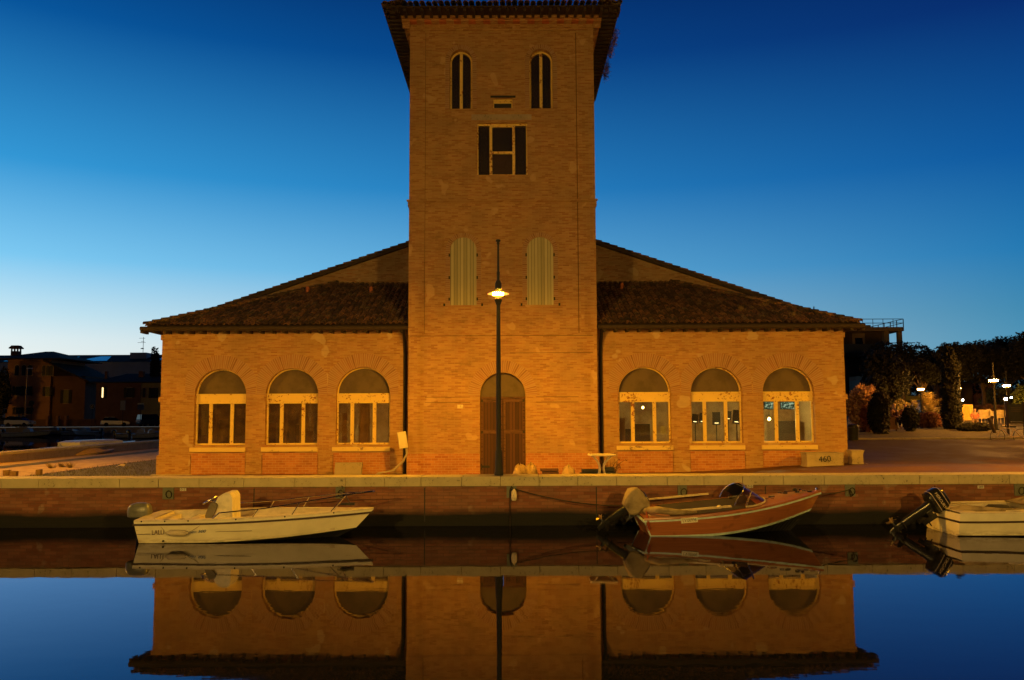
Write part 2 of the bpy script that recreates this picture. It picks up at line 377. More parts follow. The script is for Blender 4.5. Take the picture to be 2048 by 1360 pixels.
# ---- quay wall with coping
QY = 20.85
q = root('quay_wall', (-.3, QY, 0), 'long brick quay wall with pale stone coping rising from the water', 'quay wall')
mb = MB(); mb.box(-60, 60, QY+.05, QY+.7, -.6, .965); wall = mb.build('wall', M_quay, q)
mb = MB(); x = -60.; random.seed(3)
jx = []
while x < 60:
    w = random.choice((.9, .95, 1.0, 1.1, 1.25)); e = random.uniform(-.006, .006); zt = random.uniform(-.004, .004)
    mb.box(x+.006, x+w-.006, QY+e, QY+.83, .97, 1.195+zt); x += w; jx.append(x)
mb.build('coping', M_stone, q)
mb = MB()
for px in (507, 849, 1193, 1532, 1872): 
    X = PY(px, 985, QY).x; mb.box(X-.012, X+.012, QY+.044, QY+.052, .1, .93)
mb.split('expansion_joint', M_black, q)
for k, (px, w_) in enumerate(((336, 22), (680, 18), (1023, 20), (1365, 18), (1701, 20), (2040, 20))):
    X = PY(px, 980, QY).x; hw = w_/2/82
    pl = MB().box(X-hw, X+hw, QY+.01, QY+.049, .68, .965).build('mooring_plate', M_metalplate, q)
    r = MB(); c = Vector((X+.03, QY-.02, .80)); r.tube([c+Vector((math.cos(a)*.07, -.02*math.sin(a), math.sin(a)*.09)) for a in [i*math.pi/6 for i in range(13)]], .012, 6)
    r.build('ring', M_iron, pl, smooth=True)
M_white = plain('white_plate', (.6, .56, .42), .6); M_ink = plain('black_lettering', (.01, .01, .012), .6)
for px, py, s in ((366, 979, '012'), (1500, 973, '010'), (1962, 974, '009')):
    P = PY(px, py, QY+.03); pl = MB().box(P.x-.075, P.x+.075, QY+.03, QY+.049, P.z-.035, P.z+.035).build('number_plate', M_white, q)
    text_part('number', s, .075, M_ink, pl, Matrix.Translation((P.x, QY+.026, P.z)) @ FACE)

# ------------------------------------------------------------------ the brick building
XC, D2, YT, GB = -.33, 30.3, 29.6, .3
B = root('brick_warehouse', (XC, D2, .6), 'old brick warehouse with a square central tower and arched windows facing the canal', 'building')
def zy(y, Y=D2, x=1024): return PY(x, y, Y).z
def xy(x, y=800, Y=D2): return PY(x, y, Y).x
def arch(x0, x1, zb, zs, n=20, rise=None):
    r = (x1-x0)/2; c = (x0+x1)/2; rz = rise or r
    return [(x0, zb), (x1, zb)]+[(c+r*math.cos(math.pi*i/n), zs+rz*math.sin(math.pi*i/n)) for i in range(n+1)]
def ring(name, cx, zs, r0, r1, Y, mat, parent, a0=0., a1=math.pi, n=36, proud=.008, rise=1., jamb=0., lim=99):
    me = bpy.data.meshes.new(name); vs = []; uvs = []; fs = []; o_ = org(parent)
    pts = [(a0+(a1-a0)*i/n) for i in range(n+1)]; rows = []
    if jamb: rows.append(((cx+r0, zs-jamb), (cx+r1, zs-jamb), -jamb))
    for a in pts:
        q_ = min(r1, lim/max(.01, abs(math.cos(a)))); rows.append(((cx+r0*math.cos(a), zs+rise*r0*math.sin(a)), (cx+q_*math.cos(a), zs+rise*q_*math.sin(a)), a*(r0+r1)/2))
    if jamb: rows.append(((cx-r0, zs-jamb), (cx-r1, zs-jamb), math.pi*(r0+r1)/2+jamb))
    for (p, q_, s) in rows:
        for (x, z), u in ((p, 0.), (q_, r1-r0)): vs += [Vector((x, Y-proud, z))-o_, Vector((x, Y+.02, z))-o_]; uvs += [(u, s), (u, s)]
    for i in range(len(rows)-1):
        a = i*4; c = a+4
        fs += [(a, a+2, c+2, c), (a+1, c+1, c+3, a+3), (a, c, c+1, a+1), (a+2, a+3, c+3, c+2)]
    me.from_pydata(vs, [], fs); ul = me.uv_layers.new()
    for lp in me.loops: ul.data[lp.index].uv = uvs[lp.vertex_index]
    ob = bpy.data.objects.new(name, me); COL.objects.link(ob); me.materials.append(mat); ob.parent = parent; return ob
ZW = 5.86                                            # wing wall top
ZS, ZB = zy(787), zy(888)
HW = 3.33                                            # tower half width
wins = []
for pxs in (((389, 492), (531, 636), (672, 780)), ((1237, 1342), (1382, 1485), (1526, 1629))):
    wins.append([(xy(a), xy(b_)) for a, b_ in pxs])
for side, xw0, xw1, ws in ((-1, XC-12.33, XC-HW+.1, wins[0]), (1, XC+HW-.1, XC+12.33, wins[1])):
    w = MB().panel([(xw0, GB), (xw1, GB), (xw1, ZW), (xw0, ZW)], [arch(a, b_, ZB, ZS) for a, b_ in ws], D2, D2+.45).build('wing_wall', M_brick, B)
    xo = XC+side*12.33
    mb = MB(); mb.box(min(xo, xo-side*.45), max(xo, xo-side*.45), D2+.452, 60, GB, ZW); mb.build('side_wall', M_brick, B)
    # string courses, corner pier, plinths
    mb = MB(); cuts = [xw0]+[q_ for a, b_ in ws for q_ in (a-.02, b_+.02)]+[xw1]
    for a, b_ in zip(cuts[::2], cuts[1::2]): mb.box(a-(.05 if a == xw0 and side < 0 else 0), b_+(.05 if b_ == xw1 and side > 0 else 0), D2-.035, D2+.01, zy(801.5), zy(791))
    mb.box(xw0-(.04 if side < 0 else 0), xw1+(.04 if side > 0 else 0), D2-.03, D2+.01, zy(675), zy(671))
    mb.box(min(xo, xo+side*.06), max(xo, xo+side*.06), D2-.034, 58, zy(801.5)+.003, zy(791)-.003)
    mb.box(min(xo, xo+side*.05), max(xo, xo+side*.05), D2-.028, 58, zy(675)-.04, zy(667))
    mb.build('string_course', M_brick, B)
    mb = MB()
    for a, b_ in ws: mb.box(a-.06, b_+.02, D2-.02, D2+.01, GB, zy(904))
    mb.split('plinth', M_brick_low, w)
    mb = MB()
    pr = [xw0, ws[0][0]-.08], [ws[0][1]+.05, ws[1][0]-.08], [ws[1][1]+.05, ws[2][0]-.08], [ws[2][1]+.05, xw1]
    for i, (a, b_) in enumerate(pr):
        e0 = .06 if (side < 0 and i == 0) else 0; e1 = .06 if (side > 0 and i == 3) else 0
        mb.box(a-e0, b_+e1, D2-.05, D2+.01, GB, zy(908))
    mb.split('pier_base', M_brick, w)
    if side < 0: MB().box(xw0-.18, ws[0][0], D2-.22, D2-.051, GB, .63).build('footing', M_stone, w)
    for a, b_ in ws:
        c = (a+b_)/2; r = (b_-a)/2
        ring('arch_bricks', c, ZS, r+.005, r+.5, D2, M_arch, w, lim=1.27)
# windows of the wings
def wing_window(a, b_, right):
    yf = D2+.24; fr = MB(); w = b_-a
    fr.box(a, b_, yf-.05, yf+.08, zy(803), ZS+.02)                       # transom beam
    fr.box(a, b_, yf-.085, yf-.051, ZS-.03, ZS+.035)
    fr.box(a, b_, yf-.07, yf-.051, zy(805), zy(802.5))
    e = .055
    zt = zy(803)-.002; zb = ZB+.002
    fr.box(a, a+e, yf-.02, yf+.06, zb+.06, zt); fr.box(b_-e, b_, yf-.02, yf+.06, zb+.06, zt)
    fr.box(a, b_, yf-.03, yf+.07, zb, zb+.058)
    for f0, f1 in ((.25, .315), (.665, .73)):
        fr.box(a+w*f0, a+w*f1, yf-.035, yf+.065, zb+.06, zt)
        fr.box(a+w*(f0+.026), a+w*(f0+.038), yf-.042, yf-.0355, zb+.06, zt)
    c = (a+b_)/2; r = w/2
    n = 24; rr = []
    for k, (q_, yy) in enumerate(((r-.002, yf-.03), (r-.045, yf-.03), (r-.045, yf+.03), (r-.002, yf+.03))):
        rr.append([Vector((c+q_*math.cos(math.pi*i/n), yy, ZS+.03+q_*.97*math.sin(math.pi*i/n))) for i in range(n+1)])
    vs = [p for q_ in rr for p in q_]; m = n+1
    fr.add(vs, [(k*m+i, k*m+i+1, ((k+1) % 4)*m+i+1, ((k+1) % 4)*m+i) for k in range(4) for i in range(n)])
    f = fr.build('window', M_frame, B)
    MB().box(a+e, b_-e, yf+.015, yf+.022, zb+.06, zt).build('pane', M_glass_r if right else M_glass, f)
    MB().prism(arch(a+.03, b_-.03, ZS+.036, ZS+.037, rise=(w/2-.03)*.97), yf+.06, yf+.08).build('lunette_panel', M_lunette, f)
    MB().box(a-.1, b_+.03, D2-.10, D2+.205, zy(901), zy(892.5)).build('sill', M_sill, f)
for i, ws in enumerate(wins):
    for a, b_ in ws: wing_window(a, b_, i == 1)
# rooms behind the windows
M_plaster = plain('dim_interior_plaster', (.6, .42, .22), .9, scale=1.2, c2=(.36, .22, .1)); M_floor = plain('interior_floor', (.1, .06, .035), .6)
for x0, x1 in ((XC-11.85, XC-HW-.1), (XC+HW+.1, XC+11.85)):
    MB().box(x0, x1, 34.8, 35.0, .6, 5.6).box(x0, x1, D2+.47, 35.0, 5.61, 5.75).box(x0-.2, x0-.002, D2+.47, 35, .6, 5.6).box(x1+.002, x1+.2, D2+.47, 35, .6, 5.6).build('interior_wall', M_plaster, B)
    MB().box(x0, x1, D2+.47, 34.79, .45, .85).build('interior_floor', M_floor, B)
mb = MB()
for x in (-10.6, -8.2, -5.9): mb.box(x, x+.35, 32.5, 32.9, .86, 5.6)
mb.build('interior_pillar', M_plaster, B)
mb = MB()
for px0, px1, y0, y1, YY in ((423, 436, 818, 872, 31.5), (394, 402, 812, 884, 31.3), (535, 552, 846, 884, 31.6), (560, 574, 815, 884, 32.0), (612, 626, 862, 884, 31.4), (684, 694, 826, 884, 31.8), (722, 733, 815, 884, 31.5), (1352, 1338, 830, 884, 31.5), (1240, 1250, 836, 884, 32.2)):
    A_, C_ = PY(px0, y1, YY), PY(px1, y0, YY); mb.box(min(A_.x, C_.x), max(A_.x, C_.x), YY, YY+.06, .86, C_.z)
mb.split('light_catch_panel', plain('catch_panel_board', (.42, .24, .11), .9, scale=2), B)  # pale panels added close behind the panes to catch the lamp light
P = PY(408, 812, 30.75); MB().loft([[Vector((P.x+dx*s+.1*math.sin(k*2.2), 30.8+.03*math.sin(k*1.9+z), z)) for k, (dx, s) in enumerate(((-.12, 1), (-.04, 1), (.05, 1), (.13, 1)))] for z, sc in ((3.1, 1), (2.5, 1), (2.0, .6))], cap=False, closed=False).build('curtain', plain('pale_curtain', (.42, .38, .24), .9), B)
# tower
XL, XR = XC-HW, XC+HW
def tx(x, y): return PY(x, y, YT).x
def tz(y, x=1000): return PY(x, y, YT).z
ZT = 17.0
dr = (tx(960, 850), tx(1051, 850)); DZS = tz(790)
sh = [(tx(900, 560), tx(953, 560)), (tx(1054, 560), tx(1107, 560))]; SZB, SZS = tz(610), tz(500)
up = [(tx(899.5, 160), tx(944.5, 160)), (tx(1059, 160), tx(1105.5, 160))]; UZB, UZS = tz(217.5), tz(121)
bw_ = (tx(954, 300), tx(1055, 300), tz(349.5), tz(245)); vt = (tx(986, 205), tx(1025, 205), tz(216), tz(197))
holes = [arch(dr[0], dr[1], GB+.05, DZS)]+[arch(a, b_, SZB, SZS, rise=(SZS and (tz(474)-SZS))) for a, b_ in sh]+[arch(a, b_, UZB, UZS, rise=tz(98)-UZS) for a, b_ in up]
holes += [[(bw_[0], bw_[2]), (bw_[1], bw_[2]), (bw_[1], bw_[3]), (bw_[0], bw_[3])], [(vt[0], vt[2]), (vt[1], vt[2]), (vt[1], vt[3]), (vt[0], vt[3])]]
M_brick_tower = brick('old_brick_tower', BR, (.48, .34, .2), mvis=.3, patch=(.58, .38, .17), patch_amt=.55, dark=.5)
TW = MB().panel([(XL, GB), (XR, GB), (XR, ZT), (XL, ZT)], holes, YT, YT+.55).build('tower_wall', M_brick_tower, B)
mb = MB(); mb.box(XL, XL+.4, YT+.552, 37.2, GB, ZT); mb.box(XR-.4, XR, YT+.552, 37.2, GB, ZT); mb.box(XL+.41, XR-.41, 36.8, 37.19, 5, ZT)
mb.build('tower_side_wall', M_brick_tower, B)
mb = MB()
z400, z668 = tz(401), tz(668)
for a, b_ in ((XL-.01, tx(849.5, 400)-.008), (tx(1155, 400)+.014, XR+.01)):
    mb.box(a, b_, YT-.03, YT+.01, z400+.075, tz(62)); mb.box(a, b_, YT-.035, YT+.01, z668+.03, z400-.075)
mb.box(XL-.09, XR+.09, YT-.09, YT+.01, z400-.03, z400+.03); mb.box(XL-.05, XR+.05, YT-.05, YT+.01, z400-.06, z400-.031)
mb.box(XL-.06, XL-.0, YT+.011, 37, z400-.2, z400+.03); mb.box(XR+.0, XR+.06, YT+.011, 37, z400-.2, z400+.03)
mb.box(XL-.01, XR+.01, YT-.045, YT+.01, z668-.03, z668+.025)
for a, b_ in ((tx(850, 800), dr[0]-.0), (dr[1], tx(1157, 800))): mb.box(a, b_, YT-.02, YT+.01, tz(804), tz(794))
for a, b_ in ((dr[0]-.34, dr[0]-.001), (dr[1]+.001, dr[1]+.34)): mb.box(a, b_, YT-.015, YT+.01, tz(905), tz(804.2))
mb.build('string_course', M_brick_tower, TW)
mb = MB(); mb.box(XL-.03, dr[0]-.002, YT-.03, YT+.01, GB, tz(907)); mb.box(dr[1]+.002, XR+.03, YT-.03, YT+.01, GB, tz(907)); mb.split('plinth', M_brick_low, TW)
c = (dr[0]+dr[1])/2; r = (dr[1]-dr[0])/2
ring('arch_bricks', c, DZS, r+.005, r+.42, YT, M_arch, TW)
for (a, b_), zs, zt_, zb_ in [(s_, SZS, tz(474), SZB) for s_ in sh]+[(s_, UZS, tz(98), UZB) for s_ in up]:
    r = (b_-a)/2; ring('arch_bricks', (a+b_)/2, zs, r+.003, r+.16, YT, M_arch, TW, rise=(zt_-zs)/r, jamb=zs-zb_, proud=.012)
mb = MB(); x_ = tx(1155, 400); mb.box(x_-.012, x_+.012, YT-.002, YT+.004, z668+.03, tz(66)); x_ = tx(850, 400); mb.box(x_-.006, x_+.006, YT-.002, YT+.004, z668+.03, tz(66)); 
for x0_, x1_, y_ in ((820, 1186, 671.5), (1020, 1186, 706), (850, 940, 794), (850, 940, 804.5), (1072, 1157, 794), (1072, 1157, 804.5)): mb.box(tx(x0_, y_), tx(x1_, y_), YT-.024, YT+.004, tz(y_)-.007, tz(y_)+.007)  # dark strips paint shade along the bands; the vertical ones are real joints
mb.split('joint_and_shade_line', plain('dark_joint_and_shade', (.10, .045, .02), .9), TW)
mb = MB(); mb.box(tx(943, 240), tx(1063, 240), YT-.02, YT+.01, tz(240), tz(229)); mb.build('lintel', M_concrete, TW)
mb = MB(); mb.box(tx(981, 193), tx(1031, 193), YT-.06, YT+.005, tz(195.5), tz(192.5)); mb.build('iron_bar', M_black, TW)
# cornice
mb = MB(); rb = MB(); yb, zb0, zb1 = YT-.26, tz(57), 17.02
ns = 13; sp_ = (2*HW+.3)/ns
for i in range(ns+1):
    x = XL-.15+sp_*i; mb.box(x-.13, x+.13, yb+.08, YT+.001, zb0+.13, zb1-.10); mb.box(x-.13, x+.13, yb+.16, YT+.001, zb0, zb0+.129); mb.box(x-.14, x+.14, yb, YT+.001, zb1-.0995, zb1)
    if i < ns: rb.box(x+.14, x+sp_-.14, yb+.02, YT-.002, zb1-.09, zb1-.02)
for i in range(1, 14):
    y = YT+i*.55
    for sx, s_ in ((XL, -1), (XR, 1)):
        mb.box(min(sx, sx+s_*.2), max(sx, sx+s_*.2), y-.13, y+.13, zb0+.05, zb1)
rb.split('cornice_slab', M_cornice_red, B)
mb.box(XL-.3, XR+.3, YT-.34, 37.5, zb1+.001, zb1+.12)
mb.box(XL-.02, XR+.02, YT-.05, YT+.001, zb0-.09, zb0-.002)
mb.build('cornice', M_brick_tower, B)
# ---- tile roofs
def tile_roof(name, tiles, mat, parent):
    """tiles: list of (start point, direction up the slope, across, normal, length, r)"""
    mb = MB(); tint = []
    for P, d, a, nn, ln, r in tiles:
        k = 6; t = random.random(); vs = []
        P = P+a*random.uniform(-.012, .012)
        for (s, rr, lift) in ((0, r, .035), (ln, r*.82, .0)):
            for i in range(k+1):
                th = math.pi*i/k; vs.append(P+d*s+a*(rr*math.cos(th))+nn*(rr*.8*math.sin(th)+lift))
            for i in range(k+1):
                th = math.pi*(k-i)/k; vs.append(P+d*s+a*((rr-.016)*math.cos(th))+nn*((rr-.016)*.8*math.sin(th)+lift))
        m = 2*(k+1); fs = [(i, (i+1) % m, m+(i+1) % m, m+i) for i in range(m)]
        fs += [(i, m-1-i, m-2-i, i+1) for i in range(k)]
        mb.add(vs, fs); tint += [t]*len(vs)
    ob = mb.build(name, mat, parent, smooth=False, recalc=True)
    at = ob.data.attributes.new('tint', 'FLOAT', 'POINT'); at.data.foreach_set('value', tint)
    return ob
UE, YE, ZE, SL, YG = 12.75, 29.72, 5.87, .42, 35.3
cs = math.cos(math.atan(SL)); sn = math.sin(math.atan(SL))
d = Vector((0, cs, sn)); nn = Vector((0, -sn, cs)); ax = Vector((1, 0, 0))
for side in (-1, 1):
    tl = []; ca = 46; x0 = XC+side*(HW+.12)
    for i in range(45):
        X = x0+side*.213*i; u = abs(X-XC)
        if u > UE: break
        top = min(YG-YE, UE-u); wob = .03*math.sin(i*.9)
        j = 0
        while j*.33*cs < top-.05:
            s = j*.33+(random.uniform(-.03, .03) if j else random.uniform(-.03, .01)+wob)
            sag = .02*noise.noise(Vector((X*.6, j*.2, side)))
            tl.append((Vector((X, YE, ZE))+d*s+nn*(sag+.02), d, ax, nn, .40, .095)); j += 1
    hd = Vector((-side, 1, SL)).normalized(); ha = Vector((1, side, 0)).normalized(); hn = hd.cross(ha); hn = hn if hn.z > 0 else -hn
    for j in range(26): tl.append((Vector((XC+side*UE, YE, ZE+.06))+hd*(j*.33), hd, ha, hn, .4, .12))
    # side hip face tiles
    d2 = Vector((-side*cs, 0, sn)); n2 = Vector((side*sn, 0, cs)); ay = Vector((0, 1, 0))
    for i in range(27):
        Y = YE+.2+.213*i; j = 0
        while j*.33*cs < Y-YE-.05: tl.append((Vector((XC+side*UE, Y, ZE))+d2*(j*.33), d2, ay, n2, .4, .095)); j += 1
    rf = tile_roof('wing_roof', tl, M_tile, B)
    # boarding under the tiles
    ue, top = UE-.03, YG
    w_ = YG-YE
    X0, X1, X2 = XC+side*HW, XC+side*(UE-w_), XC+side*UE
    zt = ZE+w_*SL
    pts = [(X0, YE+.05, ZE), (X2, YE+.05, ZE), (X1, YG, zt), (X0, YG, zt), (X2, YG, ZE)]
    mb = MB(); mb.add([(x, y, z) for x, y, z in pts]+[(x, y, z-.09) for x, y, z in pts], [(0, 1, 2, 3), (1, 4, 2), (5, 8, 7, 6), (6, 7, 9), (0, 5, 6, 1), (1, 6, 9, 4)])
    mb.build('roof_boarding', M_darkwood, rf)
    mb = MB()
    for k in range(23):                                   # rafter tails / scalloped undertiles
        x = XC+side*(HW+.3+k*.42); mb.box(x-.045, x+.045, YE+.06, D2-.002, ZE-.22, ZE-.095)
    mb.split('rafter', M_darkwood, rf)
    mb = MB(); n = 8
    g0, g1 = XC+side*(HW+.05), XC+side*(UE+.12)
    mb.tube([(g0, YE-.03, ZE-.07), (g1, YE-.03, ZE-.07)], .075, 8); mb.box(min(g0, g1), max(g0, g1), YE+.0, YE+.05, ZE-.16, ZE-.02)
    mb.tube([(XC+side*(UE+.08), YE-.03, ZE-.07), (XC+side*(UE+.08), 58, ZE-.07)], .075, 8)
    mb.build('gutter', M_darkwood, B)
    mb = MB(); x = XC+side*(HW+.19); mb.tube([(x, YE, ZE-.1), (x, YE+.1, ZE-.3), (x+side*.02, D2-.09, ZE-.6), (x, D2-.09, ZE-1), (x, D2-.09, .6)], .06, 8); mb.build('downpipe', M_iron, B, smooth=True)
    # vent pots
    for px, py in (((615, 588), (742, 588)) if side < 0 else ((1244, 580),)):
        r_ = ray(px, py); t_ = 33.0/r_.y
        for _ in range(20):                               # intersect with the slope
            P = Vector((0, 0, H))+r_*t_; t_ += ((ZE+(P.y-YE)*SL)-P.z)/(r_.z-SL*r_.y)
        MB().lathe([(.07, -.1), (.07, .18), (.09, .2), (.05, .3)], P, 10).build('vent_pot', M_cornice_red, rf)
    random.seed(11+side)
    for px, py in (((1484, 624), (1527, 616), (1587, 636)) if side > 0 else ()):
        r_ = ray(px, py); t_ = 31.0/r_.y
        for _ in range(20):
            P = Vector((0, 0, H))+r_*t_; t_ += ((ZE+(P.y-YE)*SL)-P.z)/(r_.z-SL*r_.y)
        mb = MB()
        for k in range(40):
            a = random.uniform(0, 6.28); l = random.uniform(.1, .32); bx = Vector((math.cos(a), math.sin(a), 0))
            p0 = P+Vector((random.uniform(-.13, .13), random.uniform(-.05, .05), 0)); mb.add([p0, p0+Vector((.015, 0, 0)), p0+bx*.1+Vector((0, 0, l))], [(0, 1, 2)])
        mb.build('roof_weeds', plain('dry_weed', (.28, .18, .08), .9), rf, recalc=False)
# gable wall and main roof behind
def gv(u): return 9.89+.34*(4.3-u)
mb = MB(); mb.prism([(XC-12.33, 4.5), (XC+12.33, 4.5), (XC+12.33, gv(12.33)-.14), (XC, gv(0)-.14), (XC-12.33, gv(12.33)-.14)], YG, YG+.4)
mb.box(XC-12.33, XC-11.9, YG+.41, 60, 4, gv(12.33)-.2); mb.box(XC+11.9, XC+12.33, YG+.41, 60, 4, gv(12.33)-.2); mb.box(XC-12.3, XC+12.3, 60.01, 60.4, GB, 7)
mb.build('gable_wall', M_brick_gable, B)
mb = MB(); o2 = [(XC-13.0, gv(13.0)), (XC, gv(0)), (XC+13.0, gv(13.0)), (XC+13.0, gv(13.0)-.13), (XC, gv(0)-.13), (XC-13.0, gv(13.0)-.13)]
mb.prism(o2, YG-.18, 60.6)
MR = mb.build('main_roof', M_darkwood, B)
tl = []; random.seed(5)
for side in (-1, 1):
    a = Vector((-side, 0, .34)).normalized(); nr = Vector((side*.34, 0, 1)).normalized()
    for j in range(40):
        for row in range(3): tl.append((Vector((XC+side*(13.05-j*.33), YG-.1+row*.22, gv(13.05-j*.33)+.0)), a, Vector((0, 1, 0)), nr, .4, .1))
tile_roof('verge_tiles', tl, M_tile, MR)
# tower roof
EX, EY0, EY1, EZ = HW+.87, 28.65, 38.1, 17.16
mb = MB(); ap = (XC, 33.4, EZ+1.35)
mb.add([(XC-EX, EY0, EZ), (XC+EX, EY0, EZ), (XC+EX, EY1, EZ), (XC-EX, EY1, EZ), ap, (XC-EX, EY0, EZ-.05), (XC+EX, EY0, EZ-.05), (XC+EX, EY1, EZ-.05), (XC-EX, EY1, EZ-.05)],
       [(0, 1, 4), (1, 2, 4), (2, 3, 4), (3, 0, 4), (5, 8, 7, 6), (0, 5, 6, 1), (1, 6, 7, 2), (2, 7, 8, 3), (3, 8, 5, 0)])
TR = mb.build('tower_roof', M_darkwood, B)
tl = []; random.seed(9)
for i in range(39):
    x = XC-EX+.1+i*.218; s_ = random.uniform(0, .06); tl.append((Vector((x, EY0-.06-s_, EZ+.03+.012*math.sin(i*.7))), Vector((0, .957, .29)), ax, Vector((0, -.29, .957)), .9, .105))
for i in range(43):
    y = EY0+.1+i*.218
    for s_ in (-1, 1): tl.append((Vector((XC+s_*(EX+.05), y, EZ+.03)), Vector((-s_*.957, 0, .29)), Vector((0, 1, 0)), Vector((s_*.29, 0, .957)), .8, .1))
tile_roof('eaves_tiles', tl, M_tile, TR)
mb = MB()
for i in range(28): x = XC-EX+.15+i*.305; mb.box(x-.05, x+.05, EY0+.05, YT-.35, EZ-.17, EZ-.052)
for i in range(30):
    y = EY0+.25+i*.31
    for s_ in (-1, 1): a, b_ = sorted((XC+s_*(HW+.31), XC+s_*(EX-.04))); mb.box(a, b_, y-.05, y+.05, EZ-.17, EZ-.053)
mb.split('rafter', M_darkwood, TR)
mb = MB(); random.seed(21)
def tuft(mb, c, r, n, s):
    for k in range(n):
        p = Vector(c)+Vector([random.gauss(0, 1)*q_ for q_ in r]); a = Vector([random.uniform(-1, 1) for _ in range(3)]).normalized(); b_ = a.orthogonal().normalized()
        mb.add([p-a*s, p+b_*s*.4, p+a*s], [(0, 1, 2)])
for y, dz in ((31, -.05), (31.6, -.1), (32.4, -.05), (33.6, -.15), (34.2, -.2)): tuft(mb, (XC+EX+.1, y, EZ+dz), (.07, .22, .12), 260, .06)
mb.build('eaves_weeds', plain('dry_creeper', (.2, .1, .05), .9), TR, recalc=False)
mb = MB()
for px in (875, 905, 912, 985):
    P = PY(px, 6, EY0+.1)
    for k in range(7): mb.tube([P, P+Vector((random.uniform(-.15, .15), 0, random.uniform(.12, .3)))], .006, 4)
mb.build('roof_weeds', plain('dry_stalk', (.2, .1, .1), .9), TR)
# tower openings
d0, d1 = dr; cdo = (d0+d1)/2; yd = YT+.33
door = MB().box(d0, cdo-.006, yd, yd+.05, GB+.06, tz(797)).box(cdo+.006, d1, yd, yd+.05, GB+.06, tz(797)).build('door', M_door, B)
mb = MB()
for a, b_ in ((d0+.02, cdo-.02), (cdo+.02, d1-.02)):
    for y0_, y1_ in ((804, 798), (868, 860)): mb.box(a, b_, yd-.03, yd-.001, tz(y0_), tz(y1_))
    mb.box(a, a+.07, yd-.028, yd-.001, GB+.1, tz(804)); mb.box(b_-.07, b_, yd-.028, yd-.001, GB+.1, tz(804))
mb.build('rail', M_doorrail, door)
mb = MB()
for a, s_ in ((d0+.03, 1), (d1-.03, -1)):
    for y_ in (801, 864, 934): x2 = a+s_*(.3 if y_ == 934 else .06); mb.box(min(a, x2), max(a, x2), yd-.045, yd-.031, tz(y_+2.5), tz(y_-2))
    mb.box(min(a, a+s_*.03), max(a, a+s_*.03), yd-.06, yd-.0455, tz(940), tz(928))
mb.split('hinge', M_iron, door)
lt = MB().prism(arch(d0, d1, tz(795), DZS+.0), yd+.01, yd+.03).build('door_lunette', M_lunette, B)
MB().box(d0, d1, yd-.05, yd+.009, tz(797)+.001, tz(793)).build('transom', M_doorrail, lt)
for a, b_ in sh:
    s_ = MB().prism(arch(a+.004, b_-.004, SZB, SZS, rise=tz(474)-SZS-.004), YT+.03, YT+.07).build('shutter', M_shutter, B)
    mb = MB()
    for y_ in (510, 555, 598):
        for e_, s2 in ((a, -1), (b_, 1)): mb.box(min(e_, e_+s2*.05), max(e_, e_+s2*.05), YT-.03, YT-.001, tz(y_+3), tz(y_-3))
    mb.split('hinge', M_iron, s_)
    mb = MB()
    for x_ in (a-.2, b_+.2): mb.box(x_-.03, x_+.03, YT-.06, YT-.001, tz(612), tz(607))
    mb.split('shutter_catch', M_iron, s_)
for a, b_ in up:
    r = (b_-a)/2; c = (a+b_)/2; rz = tz(99)-UZS; yw = YT+.2; fr = MB()
    n = 24; lst = [(a+.0, UZB)]
    def prof(q_): return [Vector((c+(r-q_), 0, UZB))]+[Vector((c+(r-q_)*math.cos(math.pi*i/n), 0, UZS+(rz-q_)*math.sin(math.pi*i/n))) for i in range(n+1)]+[Vector((c-(r-q_), 0, UZB))]
    A, Bp = prof(0), prof(.065); m = len(A)
    vs = [p+Vector((0, yy, 0)) for q_, yy in ((A, yw), (Bp, yw), (Bp, yw+.05), (A, yw+.05)) for p in q_]
    fr.add(vs, [(k*m+i, k*m+i+1, ((k+1) % 4)*m+i+1, ((k+1) % 4)*m+i) for k in range(4) for i in range(m-1)])
    fr.box(c-.055, c+.055, yw-.03, yw+.045, UZB, UZS+rz-.01)
    f = fr.build('window', M_frame, B)
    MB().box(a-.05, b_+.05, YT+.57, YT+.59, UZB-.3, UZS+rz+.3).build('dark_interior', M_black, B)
    MB().box(a+.03, b_-.03, yw+.02, yw+.03, UZB, UZS+rz*.9).build('pane', M_glass_r, f)
    MB().box(a-.06, b_+.06, YT-.03, YT+.19, UZB-.06, UZB-.002).build('sill', M_brick_tower, f)
a, b_, z0, z1 = bw_; yw = YT+.15; w_ = b_-a; fr = MB()
fr.box(a, b_, yw, yw+.06, z1-.07, z1); fr.box(a, a+.05, yw, yw+.06, z0, z1-.071); fr.box(b_-.05, b_, yw, yw+.06, z0, z1-.071)
for f0, f1 in ((.245, .30), (.70, .755)): fr.box(a+w_*f0, a+w_*f1, yw-.03, yw+.055, z0, z1-.071)
fr.box(a+w_*.30, a+w_*.70, yw-.02, yw+.05, z0+(z1-z0)*.42, z0+(z1-z0)*.465); fr.box(a+w_*.30, a+w_*.70, yw-.02, yw+.05, z0, z0+.05); fr.box(a+w_*.30, a+w_*.70, yw-.01, yw+.05, z1-.13, z1-.072)
f = fr.build('window', M_frame, B)
MB().box(a+.05, b_-.05, yw+.02, yw+.03, z0, z1-.08).build('pane', M_glass_r, f)
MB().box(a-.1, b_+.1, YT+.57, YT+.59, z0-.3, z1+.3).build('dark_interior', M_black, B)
MB().box(a+w_*.31, a+w_*.69, yw+.031, yw+.05, z0+.05, z0+(z1-z0)*.41).build('lower_board', plain('dark_board', (.09, .05, .03), .8), f)
a, b_, z0, z1 = vt
f = MB().box(a, b_, YT+.1, YT+.15, z1-.15, z1).box(a, a+.04, YT+.1, YT+.15, z0, z1-.151).box(b_-.04, b_, YT+.1, YT+.15, z0, z1-.151).build('vent_window', M_frame, B)
